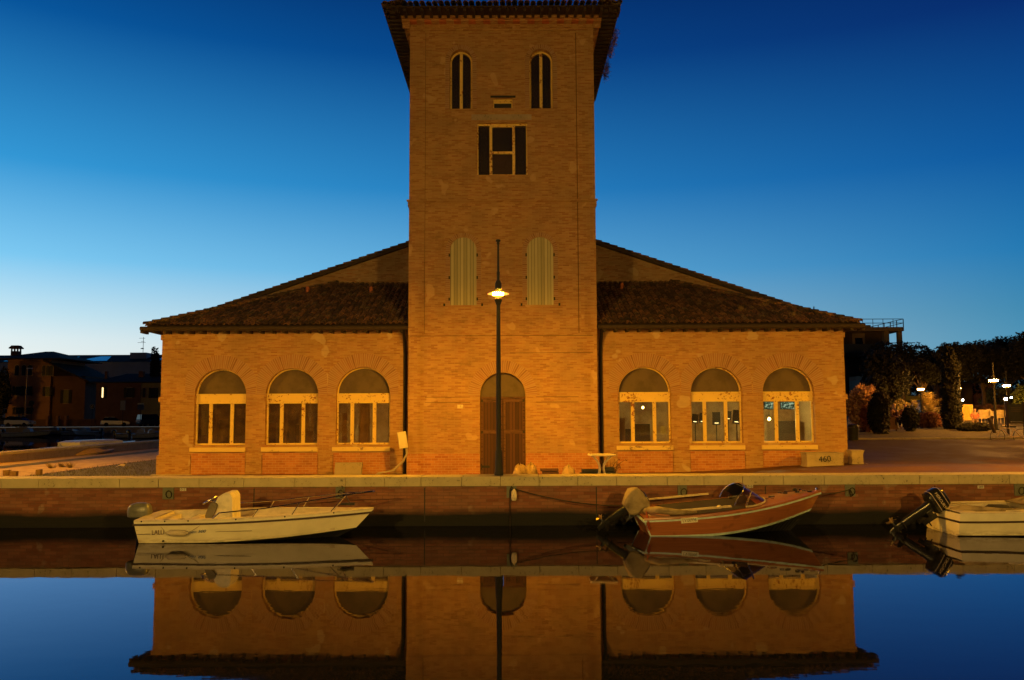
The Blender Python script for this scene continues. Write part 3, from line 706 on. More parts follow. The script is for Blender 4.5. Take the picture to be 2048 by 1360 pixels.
MB().box(a+.04, b_-.04, YT+.12, YT+.14, z0, z1-.15).build('pane', M_black, f)
P = PY(920.5, 813, YT); pl = MB().box(P.x-.1, P.x+.1, YT-.02, YT-.002, P.z-.065, P.z+.065).build('house_number_plate', M_white, B)
MB().box(P.x-.092, P.x+.092, YT-.0225, YT-.0203, P.z-.057, P.z+.057).build('plate_face', plain('plate_cream', (.62, .5, .28), .5), pl)
text_part('number', '1', .11, M_ink, pl, Matrix.Translation((P.x, YT-.025, P.z)) @ FACE)
# ------------------------------------------------------------------ street lamps
SODIUM = (1.0, .43, .010); M_lens = emit('glowing_sodium_lens', SODIUM, 13600); M_lens_top = emit('glowing_lens_top', (1., .42, .05), 1.9)
M_lens_park = emit('glowing_park_lens', (1., .42, .05), 1500); M_lens_near = emit('glowing_near_lens', (1., .57, .10), 20500)
def street_lamp(loc, hl, htop, label, lens, rl=.25, group=None, k=1.0, skirt=True):
    """hl = height of the light above the base; htop = top of the finial"""
    r = root('street_lamp', loc, label, 'street lamp', group); x, y, z = loc
    mb = MB(); mb.lathe([(.11*k, 0), (.12*k, .04), (.10*k, .1), (.083*k, .6), (.068*k, .64), (.066*k, .7), (.062*k, hl*.5), (.048*k, hl-.36)], loc, 16)
    mb.lathe([(.048*k, hl-.36), (.07*k, hl-.30), (.095*k, hl-.23), (.10*k, hl-.21), (.03*k, hl-.18)], loc, 16); mb.build('pole', M_pole, r, smooth=True)
    mb = MB(); mb.tube([(x, y, z+hl-.09), (x, y, z+hl+.2)], .022*k, 8)
    for i in range(4): a = i*math.pi/2+.8; mb.tube([(x+.09*k*math.cos(a), y+.09*k*math.sin(a), z+hl-.21), (x+.03*math.cos(a), y+.03*math.sin(a), z+hl-.15)], .006, 4)
    mb.build('lamp_neck', M_pole, r)
    s_ = rl/.25; rb = .13*s_ if skirt else .2*s_; top = (x, y, z+hl)
    mb = MB(); mb.lathe([(rb, -.10*s_), (rb, -.014)], top, 24); mb.f = mb.f[:-2]; mb.build('lens', lens, r, smooth=True)
    MB().lathe([(.03, -.165*s_), (rb*.45, -.155*s_), (rb*.8, -.13*s_), (rb-.001, -.101*s_)], top, 24).build('lens_bottom', M_lens_top, r, smooth=True)
    mb = MB(); mb.lathe([(rb+.003, -.013), (.27*s_, -.066*s_ if skirt else -.01)], top, 24); mb.f = mb.f[:-2]; mb.build('skirt_underside', M_lens_top, r, smooth=True, recalc=False)
    mb = MB(); mb.lathe([(.275*s_, -.068*s_ if skirt else -.01), (.273*s_, -.058*s_ if skirt else .0), (rb*.9, -.005), (.04, .003)], top, 24); mb.f = mb.f[:-2]; mb.build('reflector', M_lens_top, r, smooth=True)
    mb = MB(); mb.lathe([(.03*k, .004), (.032*k, .05), (.085*k, .065), (.082*k, .2), (.06*k, .26), (.034*k, .3)], (x, y, z+hl), 16)
    for i in range(4): a = i*math.pi/2; mb.tube([(x+.075*k*math.cos(a), y+.075*k*math.sin(a), z+hl+.1), (x+.1*k*math.cos(a), y+.1*k*math.sin(a), z+hl+.03)], .006, 4)
    mb.build('lamp_housing', M_pole, r, smooth=True)
    mb = MB(); mb.lathe([(.034*k, hl+.3), (.036*k, hl+.42), (.04*k, hl+.44), (.04*k, hl+.5), (.03*k, hl+.52), (.026*k, htop-.14), (.04*k, htop-.10), (.03*k, htop-.07), (.06*k, htop-.05), (.06*k, htop-.01), (.04*k, htop)], loc, 12)
    mb.build('finial_rod', M_pole, r, smooth=True)
    return r
LY = 21.25; lx = PY(997.5, 900, LY).x
zL = PY(996, 583, LY).z; zTp = PY(995, 479, LY).z
street_lamp((lx, LY, 1.198), zL-1.198, zTp-1.198, 'tall lit street lamp standing on the quay coping before the tower door', M_lens)
near = []
for X, Y in ((-9.5, -4.0), (8.5, -4.5)):
    street_lamp((X, Y, 1.15), 4.6, 5.7, 'lit street lamp on the near bank behind the viewer, '+('left one' if X < 0 else 'right one'), M_lens_near, group='street lamps on the near bank', skirt=False)
street_lamp((-18.6, 21.25, 1.198), zL-1.198, zTp-1.198, 'lit street lamp on the quay coping outside the left edge', M_lens, group='street lamps along the quay')
street_lamp((17.9, 21.25, 1.198), zL-1.198, zTp-1.198, 'lit street lamp on the quay coping outside the right edge', M_lens, group='street lamps along the quay')
street_lamp((-22.4, 34, .62), 4.6, 5.7, 'lit street lamp outside the left edge beside the side canal path', emit('side_lens', SODIUM, 13000))
street_lamp((-90, 137, .95), 6, 7.5, 'lit street lamp outside the left edge on the far bank', emit('far_lens', SODIUM, 1000), rl=.4, skirt=False)
street_lamp((28, 43, gz(28, 43)), 4.3, 5.4, 'added unseen lamp outside the right edge at the park kerb, brightening the shrub', emit('added_kerb_lens', (1., .36, .03), 9000), skirt=False)  # extra lamp out of view, added to brighten the orange shrub and ground
def park_lamp(px, py, Y, k, label):
    P = PY(px, py, Y); g = gz(P.x, Y); hl = P.z-g
    return street_lamp((P.x, Y, g), hl, hl+.75*k, label, M_lens_park, rl=.21*k, group='lit lamps in the park', k=k*.8, skirt=False)
park_lamp(1987, 759, 47, 1.25, 'lit park lamp above the white chairs, largest of the park lamps')
park_lamp(2013, 770, 55, 1.2, 'lit park lamp beside the notice board, right of the largest one')
park_lamp(1841, 777, 54, 1.1, 'lit park lamp standing in front of the spiky palms')
park_lamp(1915, 776, 56, 1.1, 'lit park lamp beside the dark cypress and yellow screen')

# ------------------------------------------------------------------ boats
def gelcoat(name, c):
    m, t, b, o = new_mat(name); v = coords(t); n = noise_(t, v, 1.2, 5); n2 = noise_(t, coords(t, (3, 3, 14)), 1.5, 6, .7)
    sp = N(t, 'ShaderNodeSeparateXYZ'); t.links.new(coords(t), sp.inputs[0])
    k = mth(t, 'MULTIPLY', rng(t, sp.outputs[2], .02, .16, 1, 0), rng(t, n2, .42, .6))
    c_ = mix(t, rng(t, n, .4, .7), c, tuple(q*.8 for q in c)); c_ = mix(t, rng(t, n2, .66, .74, 0, .5), c_, (.2, .14, .07))
    L(t, mix(t, mth(t, 'MULTIPLY', k, .7), c_, (.16, .1, .04)), b.inputs['Base Color']); b.inputs['Roughness'].default_value = .35; return m
M_gel = gelcoat('weathered_white_gelcoat', (.74, .68, .50))
M_gelin = plain('inner_gelcoat', (.6, .52, .38), .5, var=.2)
M_bottom = plain('black_antifouling', (.008, .009, .012), .5)
M_rub = plain('dark_rub_strip', (.035, .014, .01), .5)
M_chrome = plain('polished_steel', (.75, .7, .6), .18, 1., var=.1)
def mahog(name, c1, c2):
    m, t, b, o = new_mat(name); v = coords(t, (.5, 1, 14)); n = noise_(t, v, 3, 6, .65); n2 = noise_(t, coords(t), 3.2, 2, .4)
    c = mix(t, rng(t, n, .35, .65), c1, c2); c = mix(t, rng(t, n2, .64, .72, 0, .6), c, tuple(q*.5 for q in c2))
    L(t, c, b.inputs['Base Color']); b.inputs['Roughness'].default_value = .28; b.inputs['Coat Weight'].default_value = .4; return m
M_mahog = mahog('varnished_mahogany', (.34, .125, .05), (.24, .08, .03))
M_pale = plain('pale_blue_trim', (.42, .56, .56), .5)
M_navy = plain('navy_canvas', (.022, .018, .03), .9, scale=3)
M_canvas = plain('tan_canvas', (.28, .215, .115), .95, c2=(.13, .095, .05), scale=3, bmp=.5)
M_motor = plain('glossy_black_cowl', (.012, .012, .012), .22)
M_mgrey = plain('grey_cowl', (.12, .12, .10), .35)
M_brass = plain('brass_propeller', (.6, .42, .18), .35, .9)
M_rope = plain('dark_rope', (.03, .02, .015), .9); M_lrope = plain('light_rope', (.36, .28, .18), .9)
M_floorb = plain('boat_floor', (.45, .36, .24), .7)
def hull_sections(Ln, Bm, z0, z1, chz0, chz1, kz0, kz1, rake, full=.5, bowp=2.2, st=22, sternw=.9, dip=.0):
    S = []
    for i in range(st+1):
        t = i/st; tt = max(0, (t-full)/(1-full)); b = Bm/2*(1-tt**bowp)*(sternw+(1-sternw)*min(1, t/.3)) if t < 1 else .02
        zs = z0+(z1-z0)*t**1.6-dip*math.sin(math.pi*t); zc = chz0+(chz1-chz0)*t**2.6; zk = kz0+(kz1-kz0)*t**3.0
        bc = b*(.86-.5*tt**1.5); x = Ln*t; rk = rake*t**3
        S.append(dict(x=x, b=b, zs=zs, zc=zc, zk=zk, bc=bc, rk=rk, t=t))
    return S
def hull_boat(r, Ln, Bm, z0, z1, ch, kz, rake, mats, floor=.12, well=(.06, .84), gun=.13, flare=1.3, strip=None, st=22, full=.5, bowp=2.2, bottom=True, sternw=.9, transrake=.08, krake=.5):
    S = hull_sections(Ln, Bm, z0, z1, ch[0], ch[1], kz[0], kz[1], rake, full, bowp, st, sternw)
    side_m, bot_m, deck_m, in_m = mats
    rows = 6
    def sp(s, f, sg):                      # f 0 sheer .. 1 chine
        z = s['zs']+(s['zc']-s['zs'])*f; b = s['b']+(s['bc']-s['b'])*f**flare
        h = (s['zs']-z)/(z1-s['zk']+.001) if s['t'] > 0 else 0
        x = s['x']-rake*s['t']**4*((s['zs']-z)/max(.05, s['zs']-s['zk'])) + transrake*(1-s['t'])**6*((s['zs']-z)/.5)
        return Vector((x, sg*b, z))
    mb = MB()
    for sg in (-1, 1): mb.loft([[sp(s, k/rows, sg) for k in range(rows+1)] for s in S], cap=False, closed=False)
    s = S[0]; tr = [sp(s, k/rows, -1) for k in range(rows+1)]+[Vector((sp(s, 1, 1).x, 0, s['zk']))]+[sp(s, k/rows, 1) for k in range(rows, -1, -1)]
    mb.add(tr, [list(range(len(tr)))])
    h = mb.build('hull', side_m, r, smooth=True)
    mb = MB()
    for sg in (-1, 1): mb.loft([[sp(s, 1, sg)+Vector((0, -sg*.0, 0)), Vector((sp(s, 1, sg).x-krake*s['t']**4, 0, s['zk']))] for s in S], cap=False, closed=False)
    mb.build('bottom', bot_m, h)
    # gunwale, well, foredeck
    ms = [s for s in S if well[0] <= s['t'] <= well[1]]
    dk = MB()
    for sg in (-1, 1):
        dk.loft([[Vector((s['x'], sg*s['b'], s['zs']+.002)), Vector((s['x'], sg*(s['b']-.01), s['zs']+.03)), Vector((s['x'], sg*max(.0, s['b']-gun), s['zs']+.035)), Vector((s['x'], sg*max(.0, s['b']-gun), s['zs']-.02))] for s in ms], cap=False, closed=False)
    for grp in ([s for s in S if s['t'] <= ms[0]['t']], [s for s in S if s['t'] >= ms[-1]['t']]):
        dk.loft([[Vector((s['x'], -s['b'], s['zs']+.002)), Vector((s['x'], -s['b']*.99, s['zs']+.03)), Vector((s['x'], -s['b']*.4, s['zs']+.045)), Vector((s['x'], s['b']*.4, s['zs']+.045)), Vector((s['x'], s['b']*.99, s['zs']+.03)), Vector((s['x'], s['b'], s['zs']+.002))] for s in grp], cap=False, closed=False)
    dk.build('deck', deck_m, r, smooth=True)
    inn = MB()
    def fl(s):                                  # floor height and half width that stay inside the hull
        z = max(floor, s['zc']+.04); f = max(0, min(1, (s['zs']-z)/(s['zs']-s['zc']))); return z, max(.005, min((s['b']-gun)*.92, s['b']+(s['bc']-s['b'])*f**flare-.04))
    for sg in (-1, 1):
        inn.loft([[Vector((s['x'], sg*max(.005, s['b']-gun), s['zs']-.02)), Vector((s['x'], sg*fl(s)[1], fl(s)[0]))] for s in ms], cap=False, closed=False)
    for s in (ms[0], ms[-1]): b = s['b']-.03; z, w = fl(s); inn.add([(s['x'], -b, s['zs']+.03), (s['x'], b, s['zs']+.03), (s['x'], w, z), (s['x'], -w, z)], [(0, 1, 2, 3)])
    inn.loft([[Vector((s['x'], -fl(s)[1], fl(s)[0])), Vector((s['x'], fl(s)[1], fl(s)[0]))] for s in ms], cap=False, closed=False)
    inn.build('cockpit', in_m, r)
    if strip:
        sm, dz0, dz1, th = strip; mb = MB()
        for sg in (-1, 1):
            mb.loft([[Vector((sp(s, 0, sg).x, sg*(s['b']+th), s['zs']-dz0)), Vector((sp(s, 0, sg).x, sg*(s['b']+th), s['zs']-dz1)), Vector((sp(s, 0, sg).x, sg*(s['b']-.01), s['zs']-dz1)), Vector((sp(s, 0, sg).x, sg*(s['b']-.01), s['zs']-dz0))] for s in S], closed=True)
        s = S[0]; mb.box(-.02, .03, -s['b']-th, s['b']+th, s['zs']-dz1, s['zs']-dz0)
        mb.build('rub_strip', sm, h)
    return S, sp, h
def rrect(w, d, p=4, n=20):
    o = []
    for i in range(n):
        a = 2*math.pi*i/n; c, s = math.cos(a), math.sin(a); o.append((w*math.copysign(abs(c)**(2/p), c), d*math.copysign(abs(s)**(2/p), s)))
    return o
def outboard(r, M, cowl_m, leg_m=None, cover=None, prop=True, text=None, s=1.0):
    """local frame: clamp at the origin, cowl above, leg below, -x is aft"""
    mb = MB(M)
    rings = lambda prof, cx=0: [[Vector((cx+dx+a*s, b_*s, z*s)) for a, b_ in rrect(w, d, 4)] for z, w, d, dx in prof]
    mb.loft(rings([(.16, .12, .10, -.22), (.0, .1, .085, -.22), (-.3, .09, .06, -.22), (-.55, .085, .04, -.21)]))
    mb.loft(rings([(-.55, .16, .10, -.24), (-.57, .17, .11, -.24)])); mb.loft(rings([(-.57, .08, .03, -.2), (-.75, .075, .028, -.2), (-.92, .05, .012, -.17)]))
    mb.tube([Vector((.0, 0, -.72))*s, Vector((-.08, 0, -.72))*s, Vector((-.3, 0, -.72))*s, Vector((-.36, 0, -.72))*s], [.02*s, .05*s, .045*s, .03*s], 10)
    for sg in (-1, 1): mb.cbox(Vector((-.03, sg*.12, -.05))*s, (.1*s, .03*s, .34*s)); mb.tube([Vector((.02, sg*.12, -.1))*s, Vector((.1, sg*.12, -.1))*s], .014*s, 6)
    mb.cbox(Vector((-.1, 0, .02))*s, (.14*s, .26*s, .12*s))
    m = mb.build('outboard_motor', leg_m or M_motor, r, smooth=True)
    mb = MB(M)
    mb.loft(rings([(.14, .15, .12, -.24), (.18, .24, .165, -.25), (.32, .25, .17, -.25), (.44, .235, .16, -.25), (.52, .19, .13, -.24), (.555, .1, .07, -.23)]))
    mb.build('cowl', cowl_m, m, smooth=True)
    if prop:
        mb = MB(M); c = Vector((-.4, 0, -.72))*s; mb.tube([c+Vector((.05*s, 0, 0)), c-Vector((.06*s, 0, 0))], [.035*s, .02*s], 8)
        for k in range(3):
            a = k*2.094+.4; u = Vector((0, math.cos(a), math.sin(a))); w = Vector((0, -math.sin(a), math.cos(a)))
            pts = [c+u*.02*s-w*.02*s, c+u*.08*s-w*.05*s+Vector((.02, 0, 0)), c+u*.125*s-w*.01*s, c+u*.11*s+w*.045*s-Vector((.02, 0, 0)), c+u*.03*s+w*.03*s]
            mb.add(pts+[p+Vector((.008, 0, 0)) for p in pts], [(0, 1, 2, 3, 4), (9, 8, 7, 6, 5)]+[(i, (i+1) % 5, 5+(i+1) % 5, 5+i) for i in range(5)])
        mb.build('propeller', M_brass, m)
    if cover:
        mb = MB(M); random.seed(4); rr = []
        for z, w, d_, dx in ((-.06, .17, .13, -.2), (.02, .24, .18, -.22), (.12, .30, .22, -.24), (.26, .325, .235, -.25), (.38, .32, .23, -.24), (.46, .29, .2, -.22), (.51, .20, .15, -.2), (.53, .08, .06, -.16)):
            rr.append([Vector((dx+a*s*(1+.26*noise.noise(Vector((a*7, b_*7, z*6)))), b_*s*(1+.3*noise.noise(Vector((a*10, b_*10, z*7+3)))), z*s+.03*noise.noise(Vector((a*8, b_*8, 5))))) for a, b_ in rrect(w, d_, 5, 36)])
        mb.loft(rr); mb.build('canvas_cover', cover, m, smooth=True)
    return m
def rail(r, pts, posts, rad=.013, name='guard_rail'):
    mb = MB(); mb.tube(pts, rad, 8)
    for a, b_ in posts: mb.tube([a, b_], rad*.9, 6)
    return mb.build(name, M_chrome, r, smooth=True)
# ---- white motorboat at the left
bA = root('motorboat', (0, 0, 0), 'white open motorboat with centre console and bow rail moored at the left', 'boat')
LA = 4.98
SA, spA, hA = hull_boat(bA, LA, 1.85, .50, .60, (.03, .20), (-.2, -.05), .62, (M_gel, M_bottom, M_gelin, M_gelin), floor=.12, well=(.06, .86), gun=.17, strip=(M_rub, .045, .085, .012), full=.32, bowp=1.9, st=30)
mb = MB()
for k, (t, off) in enumerate(((.04, .07), (.15, .07), (.22, .07), (.45, .07), (.63, .07), (.84, .05))):
    s = min(SA, key=lambda q_: abs(q_['t']-t)); mb.tube([(s['x'], -s['b']-.006, s['zs']+.005), (s['x'], -s['b']+.01, s['zs']+.005)], .017, 8)
for t in (.12, .20):
    s = min(SA, key=lambda q_: abs(q_['t']-t)); mb.add([Vector((s['x']+.075*math.cos(a), -s['b']+.085+.03*math.sin(a), s['zs']+.0375)) for a in [i*math.pi/6 for i in range(12)]], [list(range(12))])
mb.tube([(.62, -.83, .085), (.62, -.80, .085)], .022, 8)
mb.split('fitting', M_black, hA)
cM = plain('console_white', (.62, .56, .42), .45)
cx_ = lambda x: 1.94-(2.10-x)*.60
mb = MB(); prof = [(1.28, .12), (1.30, .55), (1.36, .80), (1.50, .93), (1.58, 1.04), (1.78, 1.12), (1.97, 1.12), (2.08, 1.02), (2.12, .12)]
mb.prism([(cx_(x), z if z < .2 else z*.92) for x, z in prof], -.36, .30); con = mb.build('console', cM, bA)
mb = MB(); c = Vector((1.38, -.1, .86)); tl_ = Vector((-.5, 0, .86)).normalized(); u = Vector((0, 1, 0)); w = tl_.cross(u)
mb.tube([c+(u*math.cos(a)+w*math.sin(a))*.17 for a in [i*math.pi/8 for i in range(17)]], .013, 6)
for k in range(3): a = k*2.09; mb.tube([c, c+(u*math.cos(a)+w*math.sin(a))*.17], .008, 5)
mb.tube([c, c+Vector((.14, 0, -.06))], .03, 8); mb.build('steering_wheel', M_chrome, con)
mb = MB(Matrix.Translation((1.5, -.42, .66)) @ Matrix.Rotation(R_(22), 4, 'Y')); mb.loft([[Vector((a, y, b_)) for a, b_ in rrect(.085, .19, 3.5)] for y in (-.03, .045)]); mb.tube([(.0, 0, -.2), (0, 0, -.33)], .02, 6)
mb.build('seat_cushion', plain('grey_vinyl', (.14, .115, .075), .6), con, smooth=True)
def gpt(t, dz=.03, inn=.05, sg=-1):
    k = t*30; i = min(29, int(k)); f = k-i; a, b_ = SA[i], SA[i+1]; g = lambda q_: a[q_]+(b_[q_]-a[q_])*f
    return Vector((g('x'), sg*max(0, g('b')-inn), g('zs')+dz))
posts = []; P1 = []; P2 = []
for sg, P in ((-1, P1), (1, P2)):
    P.append(gpt(.335, sg=sg)); P.append(gpt(.36, .15, sg=sg))
    for t, dz in ((.40, .16), (.55, .20), (.70, .28), (.84, .35), (.93, .38)): P.append(gpt(t, dz, .07, sg))
    for t, t2, dz in ((.50, .52, .185), (.66, .69, .27), (.82, .875, .355)): posts.append((gpt(t, sg=sg), gpt(t2, dz, .07, sg)))
tip = Vector((LA+.02, 0, 1.0))
rail(bA, P1+[tip+Vector((-.04, -.06, 0)), tip, tip+Vector((-.04, .06, 0))]+P2[::-1], posts)
mb = MB(); mb.box(.9, 1.06, -.74, .74, .12, .44); mb.box(.04, .5, -.8, .8, .3, .47); mb.build('bench_seat', M_gelin, bA)
mb = MB(); mb.tube([(4.2, -.1, .71), (4.35, -.1, .74), (4.5, -.1, .71)], .012, 6); mb.cbox((4.4, .05, .72), (.3, .09, .05)); mb.build('bow_cleat', M_iron, bA)
outboard(bA, Matrix.Translation((.06, 0, .36)) @ Matrix.Diagonal((1.0, .95, .80, 1)), M_mgrey, prop=False)
M_txt = plain('dark_red_lettering', (.06, .015, .015), .6); M_txtb = plain('blue_lettering', (.05, .1, .3), .6)
def side_M(x, z): return Matrix.Translation((x, -min(SA, key=lambda q_: abs(q_['x']-x))['b']*.985, z)) @ FACE
text_part('boat_name', 'LALLI', .14, M_txt, hA, side_M(.52, .27) @ Matrix.Rotation(R_(2), 4, 'Z') @ Matrix.Scale(.8, 4, (1, 0, 0)))
text_part('boat_model_lettering', 'open 500', .085, M_txtb, hA, side_M(1.32, .285) @ Matrix.Rotation(R_(2), 4, 'Z') @ Matrix.Scale(1.3, 4, (1, 0, 0)), shear=.3)
mb = MB()
for a, b_ in ((.06, .36), (1.6, 2.5)): mb.tube([(a, -.846-.02*(a/2.5), .235+a*.022), (b_, -.858-.035*(b_/2.5)**2, .235+b_*.022)], .004, 4)
mb.build('pinstripe', M_txt, hA)
bA.location = (-8.12, 19.0, -.01); bA.rotation_euler = (R_(1), R_(-.1), R_(3.0))
# fender on its side against the white hull
MA = Matrix.Translation(bA.location) @ bA.rotation_euler.to_matrix().to_4x4()
fd = MA @ Vector((.95, -.93, .27))
mb = MB(); mb.tube([fd+Vector((x, 0, -x*.02)) for x in (-.24, -.21, -.18, -.16, .16, .18, .21, .24)], [.02, .025, .05, .065, .065, .05, .025, .02], 14)
fo = thing(mb, 'boat_fender', plain('dirty_white_fender', (.5, .42, .28), .6), 'dirty white cylindrical fender tied along the side of the white motorboat', 'fender', smooth=True)
mb = MB(); mb.tube([fd+Vector((-.24, 0, 0)), MA @ Vector((.40, -.75, .55))], .005, 4); mb.tube([fd+Vector((.24, 0, 0)), MA @ Vector((1.64, -.86, .56))], .005, 4); mb.build('rope', M_lrope, fo)
# ---- wooden boat
bB = root('wooden_motorboat', (0, 0, 0), 'varnished wooden motorboat with navy cockpit cover and curved windscreen', 'boat')
LB = 4.35
SB, spB, hB = hull_boat(bB, LB, 1.75, .44, .86, (.03, .43), (-.18, -.05), .55, (M_mahog, M_bottom, M_mahog, M_mahog), floor=.2, well=(.14, .60), gun=.16, strip=(M_pale, .015, .05, .012), full=.35, bowp=2.0, st=28, transrake=.22)
mb = MB()
for sg in (-1, 1):
    mb.loft([[spB(s, 1.02, sg)+Vector((0, sg*.012, .0)), spB(s, 1.0-.045/max(.05, s['zs']-s['zc']), sg)+Vector((0, sg*.015, 0)), spB(s, 1.0-.045/max(.05, s['zs']-s['zc']), sg)-Vector((0, sg*.01, 0)), spB(s, 1.02, sg)-Vector((0, sg*.01, 0))] for s in SB])
    s = SB[0]; a, b_ = spB(s, .06, sg), spB(s, 1, sg); mb.tube([a+Vector((0, sg*.012, 0)), b_+Vector((0, sg*.012, 0))], .02, 4)
mb.build('pale_trim', M_pale, hB)
mb = MB(); rr = []; random.seed(8)
for s in [q_ for q_ in SB if .14 <= q_['t'] <= .62]:
    rr.append([Vector((s['x'], y*(s['b']-.14), s['zs']+.045+.045*(1-y*y)+.014*noise.noise(Vector((s['x']*4, y*3, 0))))) for y in (-1, -.75, -.5, -.25, 0, .25, .5, .75, 1)])
mb.loft(rr, cap=False, closed=False); mb.build('cockpit_cover', M_navy, bB, smooth='all')
mb = MB(); rr = []
for i in range(9):
    x = 2.25+i*.05; rr.append([Vector((x+.03*math.sin(k), .3*math.cos(k*.5)+.0, .67+(.12 if 2 < i < 7 else .06)*math.sin(k*.5)+.02*math.sin(i*2+k))) for k in range(7)])
mb.loft(rr, cap=False, closed=False); mb.build('folded_cover', M_navy, bB, smooth='all')
# windscreen: curved glass with frame
n = 16; top = []; bot = []; 
for i in range(n+1):
    a = math.pi*i/n; y = -.66*math.cos(a); bot.append(Vector((2.35+.62*math.sin(a)**.8, y, .66+.08*math.sin(a)))); top.append(Vector((2.12+.35*math.sin(a)**.9, y*.86, .68+.40*math.sin(a)**.55)))
mb = MB(); mb.loft([bot, top], cap=False, closed=False); ws = mb.build('windscreen', M_screen, bB, smooth='all')
mb = MB(); mb.tube(bot, .022, 6); mb.build('windscreen_base', plain('pale_frame', (.45, .38, .24), .4), ws, smooth=True)
mb = MB(); mb.tube(top, .014, 6); mb.tube([Vector((2.35, -.66, .68)), Vector((2.52, -.52, 1.0))], .018, 6); mb.tube([Vector((2.35, .66, .68)), Vector((2.52, .52, 1.0))], .018, 6); mb.build('windscreen_frame', M_chrome, ws, smooth=True)
mb = MB()
for x in (3.35, 3.55, 3.75, 3.95, 4.05): mb.cbox((x, random.uniform(-.08, .08), .86+.03*(x-3.3)), (.10, .05, .035))
mb.cbox((3.1, -.2, .80), (.14, .04, .03)); mb.lathe([(.03, 0), (.035, .03), (.02, .07)], (4.25, 0, .88), 8); mb.tube([(2.9, -.35, .77), (3.0, -.35, .8), (3.1, -.35, .77)], .01, 5); mb.lathe([(.04, 0), (.045, .04), (.0, .08)], (3.85, 0, .87), 10)
mb.build('deck_fitting', M_chrome, bB)
mb = MB(); mb.lathe([(.05, 0), (.06, .03), (.03, .06)], (3.75, .05, .88), 8); mb.cbox((3.45, -.12, .86), (.1, .05, .03)); mb.build('dark_fairlead', M_iron, bB)
mb = MB(); mb.tube([(.12, -.35, .56), (.35, -.58, .62), (.6, -.70, .60), (.9, -.74, .585), (1.2, -.74, .59)], [.07, .085, .075, .05, .02], 10); mb.build('rolled_canvas', M_canvas, bB, smooth='all')
mb = MB()
for dy, dz in ((0, 0), (.035, .02)): mb.tube([(.8, -.72+dy, .60+dz), (2.0, -.73+dy, .68+dz)], .014, 6); mb.tube([(.3, .66+dy, .62+dz), (1.9, .72+dy, .72+dz)], .014, 6)
mb.lathe([(.05, -.02), (.055, .02), (.03, .05)], (1.72, -.72, .67), 8); mb.tube([(.16, -.5, .50), (.30, -.68, .42)], .012, 5); mb.build('canopy_pole', plain('pale_pole', (.5, .42, .28), .4), bB, smooth=True)
mb = MB(); random.seed(3)
for k in range(14): mb.tube([Vector((.10, -.55, .60)), Vector((.10+random.uniform(-.03, .03), -.80, .42)), Vector((.08+random.uniform(-.05, .05), -.84, random.uniform(.2, .3)))], .008, 4)
mb.build('frayed_red_rope', plain('red_fringe', (.25, .04, .02), .9), bB)
mt = outboard(bB, Matrix.Translation((-.10, 0, .40)) @ Matrix.Rotation(R_(59), 4, 'Y') @ Matrix.Scale(.92, 4), M_motor, cover=M_canvas)
sm = spB(SB[6], .2, -1)
def plateM(x, f):
    s = min(SB, key=lambda q_: abs(q_['x']-x)); p = spB(s, f, -1); return p
p = plateM(.86, .13); q2 = plateM(1.2, .13)
ang = math.atan2(q2.z-p.z, q2.x-p.x)
PM = Matrix.Translation((1.0, -.862, (p.z+q2.z)/2-.0)) @ Matrix.Rotation(-ang, 4, 'Y') @ Matrix.Rotation(R_(-4), 4, 'X')
mb = MB(PM); mb.box(-.185, .185, -.012, .03, -.055, .055); pl = mb.build('registration_plate', M_white, hB)
text_part('registration_lettering', 'LV.00996', .105, M_ink, pl, PM @ Matrix.Translation((0, -.016, 0)) @ FACE @ Matrix.Scale(.78, 4, (1, 0, 0)), thick=.002)
bB.location = (2.87, 19.72, -.01); bB.rotation_euler = (R_(4.0), R_(-.6), R_(3.0))
MBm = Matrix.Translation(bB.location) @ bB.rotation_euler.to_matrix().to_4x4()
# ---- boat at the right edge, transom to the left
bC = root('white_dinghy', (0, 0, 0), 'white boat with tilted black outboard and covered bow at the right edge', 'boat')
SCc, spC, hC = hull_boat(bC, 4.9, 1.9, .50, .66, (.02, .30), (-.18, .05), .8, (M_gel, M_bottom, M_gelin, M_gelin), floor=.15, well=(.05, .8), gun=.15, strip=(M_rub, .16, .20, .010), full=.5, st=24, transrake=.0)
mC = outboard(bC, Matrix.Translation((-.26, 0, .30)) @ Matrix.Rotation(R_(58), 4, 'Y') @ Matrix.Scale(1.08, 4), M_motor)
CT = Matrix.Translation((-.26, 0, .30)) @ Matrix.Rotation(R_(58), 4, 'Y') @ Matrix.Scale(1.08, 4)
mb = MB(CT)
for z in (.25, .45): mb.loft([[Vector((-.25+a, b_, z)) for a, b_ in rrect(.253 if z < .3 else .237, .173 if z < .3 else .162, 4)], [Vector((-.25+a, b_, z+.012)) for a, b_ in rrect(.253 if z < .3 else .236, .173 if z < .3 else .161, 4)]], cap=False)
mb.build('cowl_stripe', plain('silver_stripe', (.5, .4, .3), .4), mC)
text_part('motor_lettering', 'MERCURY', .085, plain('cream_lettering', (.62, .48, .3), .5), mC, CT @ Matrix.Translation((-.25, -.176, .345)) @ FACE)
mb = MB(); random.seed(6); rr = []
for i in range(14):
    t = i/13; x = 1.9+t*2.9; hgt = .30*math.sin(min(1, t*3)*math.pi/2)*(1-.3*t); wd = .82*(1-.5*t*t)
    rr.append([Vector((x+.03*noise.noise(Vector((i, k, 1))), wd*math.cos(math.pi*k/12), .62+hgt*math.sin(math.pi*k/12)**.7+.03*noise.noise(Vector((i*.8, k*.7, 2))))) for k in range(13)])
mb.loft(rr, closed=False); mb.build('canvas_cover', M_canvas, bC, smooth='all')
mb = MB(); mb.tube([(.08, -.3, .5), (.3, -.45, .57), (.6, -.62, .57), (1.0, -.74, .56), (1.5, -.76, .57)], [.08, .09, .07, .05, .03], 10); mb.build('rolled_canvas', M_canvas, bC, smooth='all')
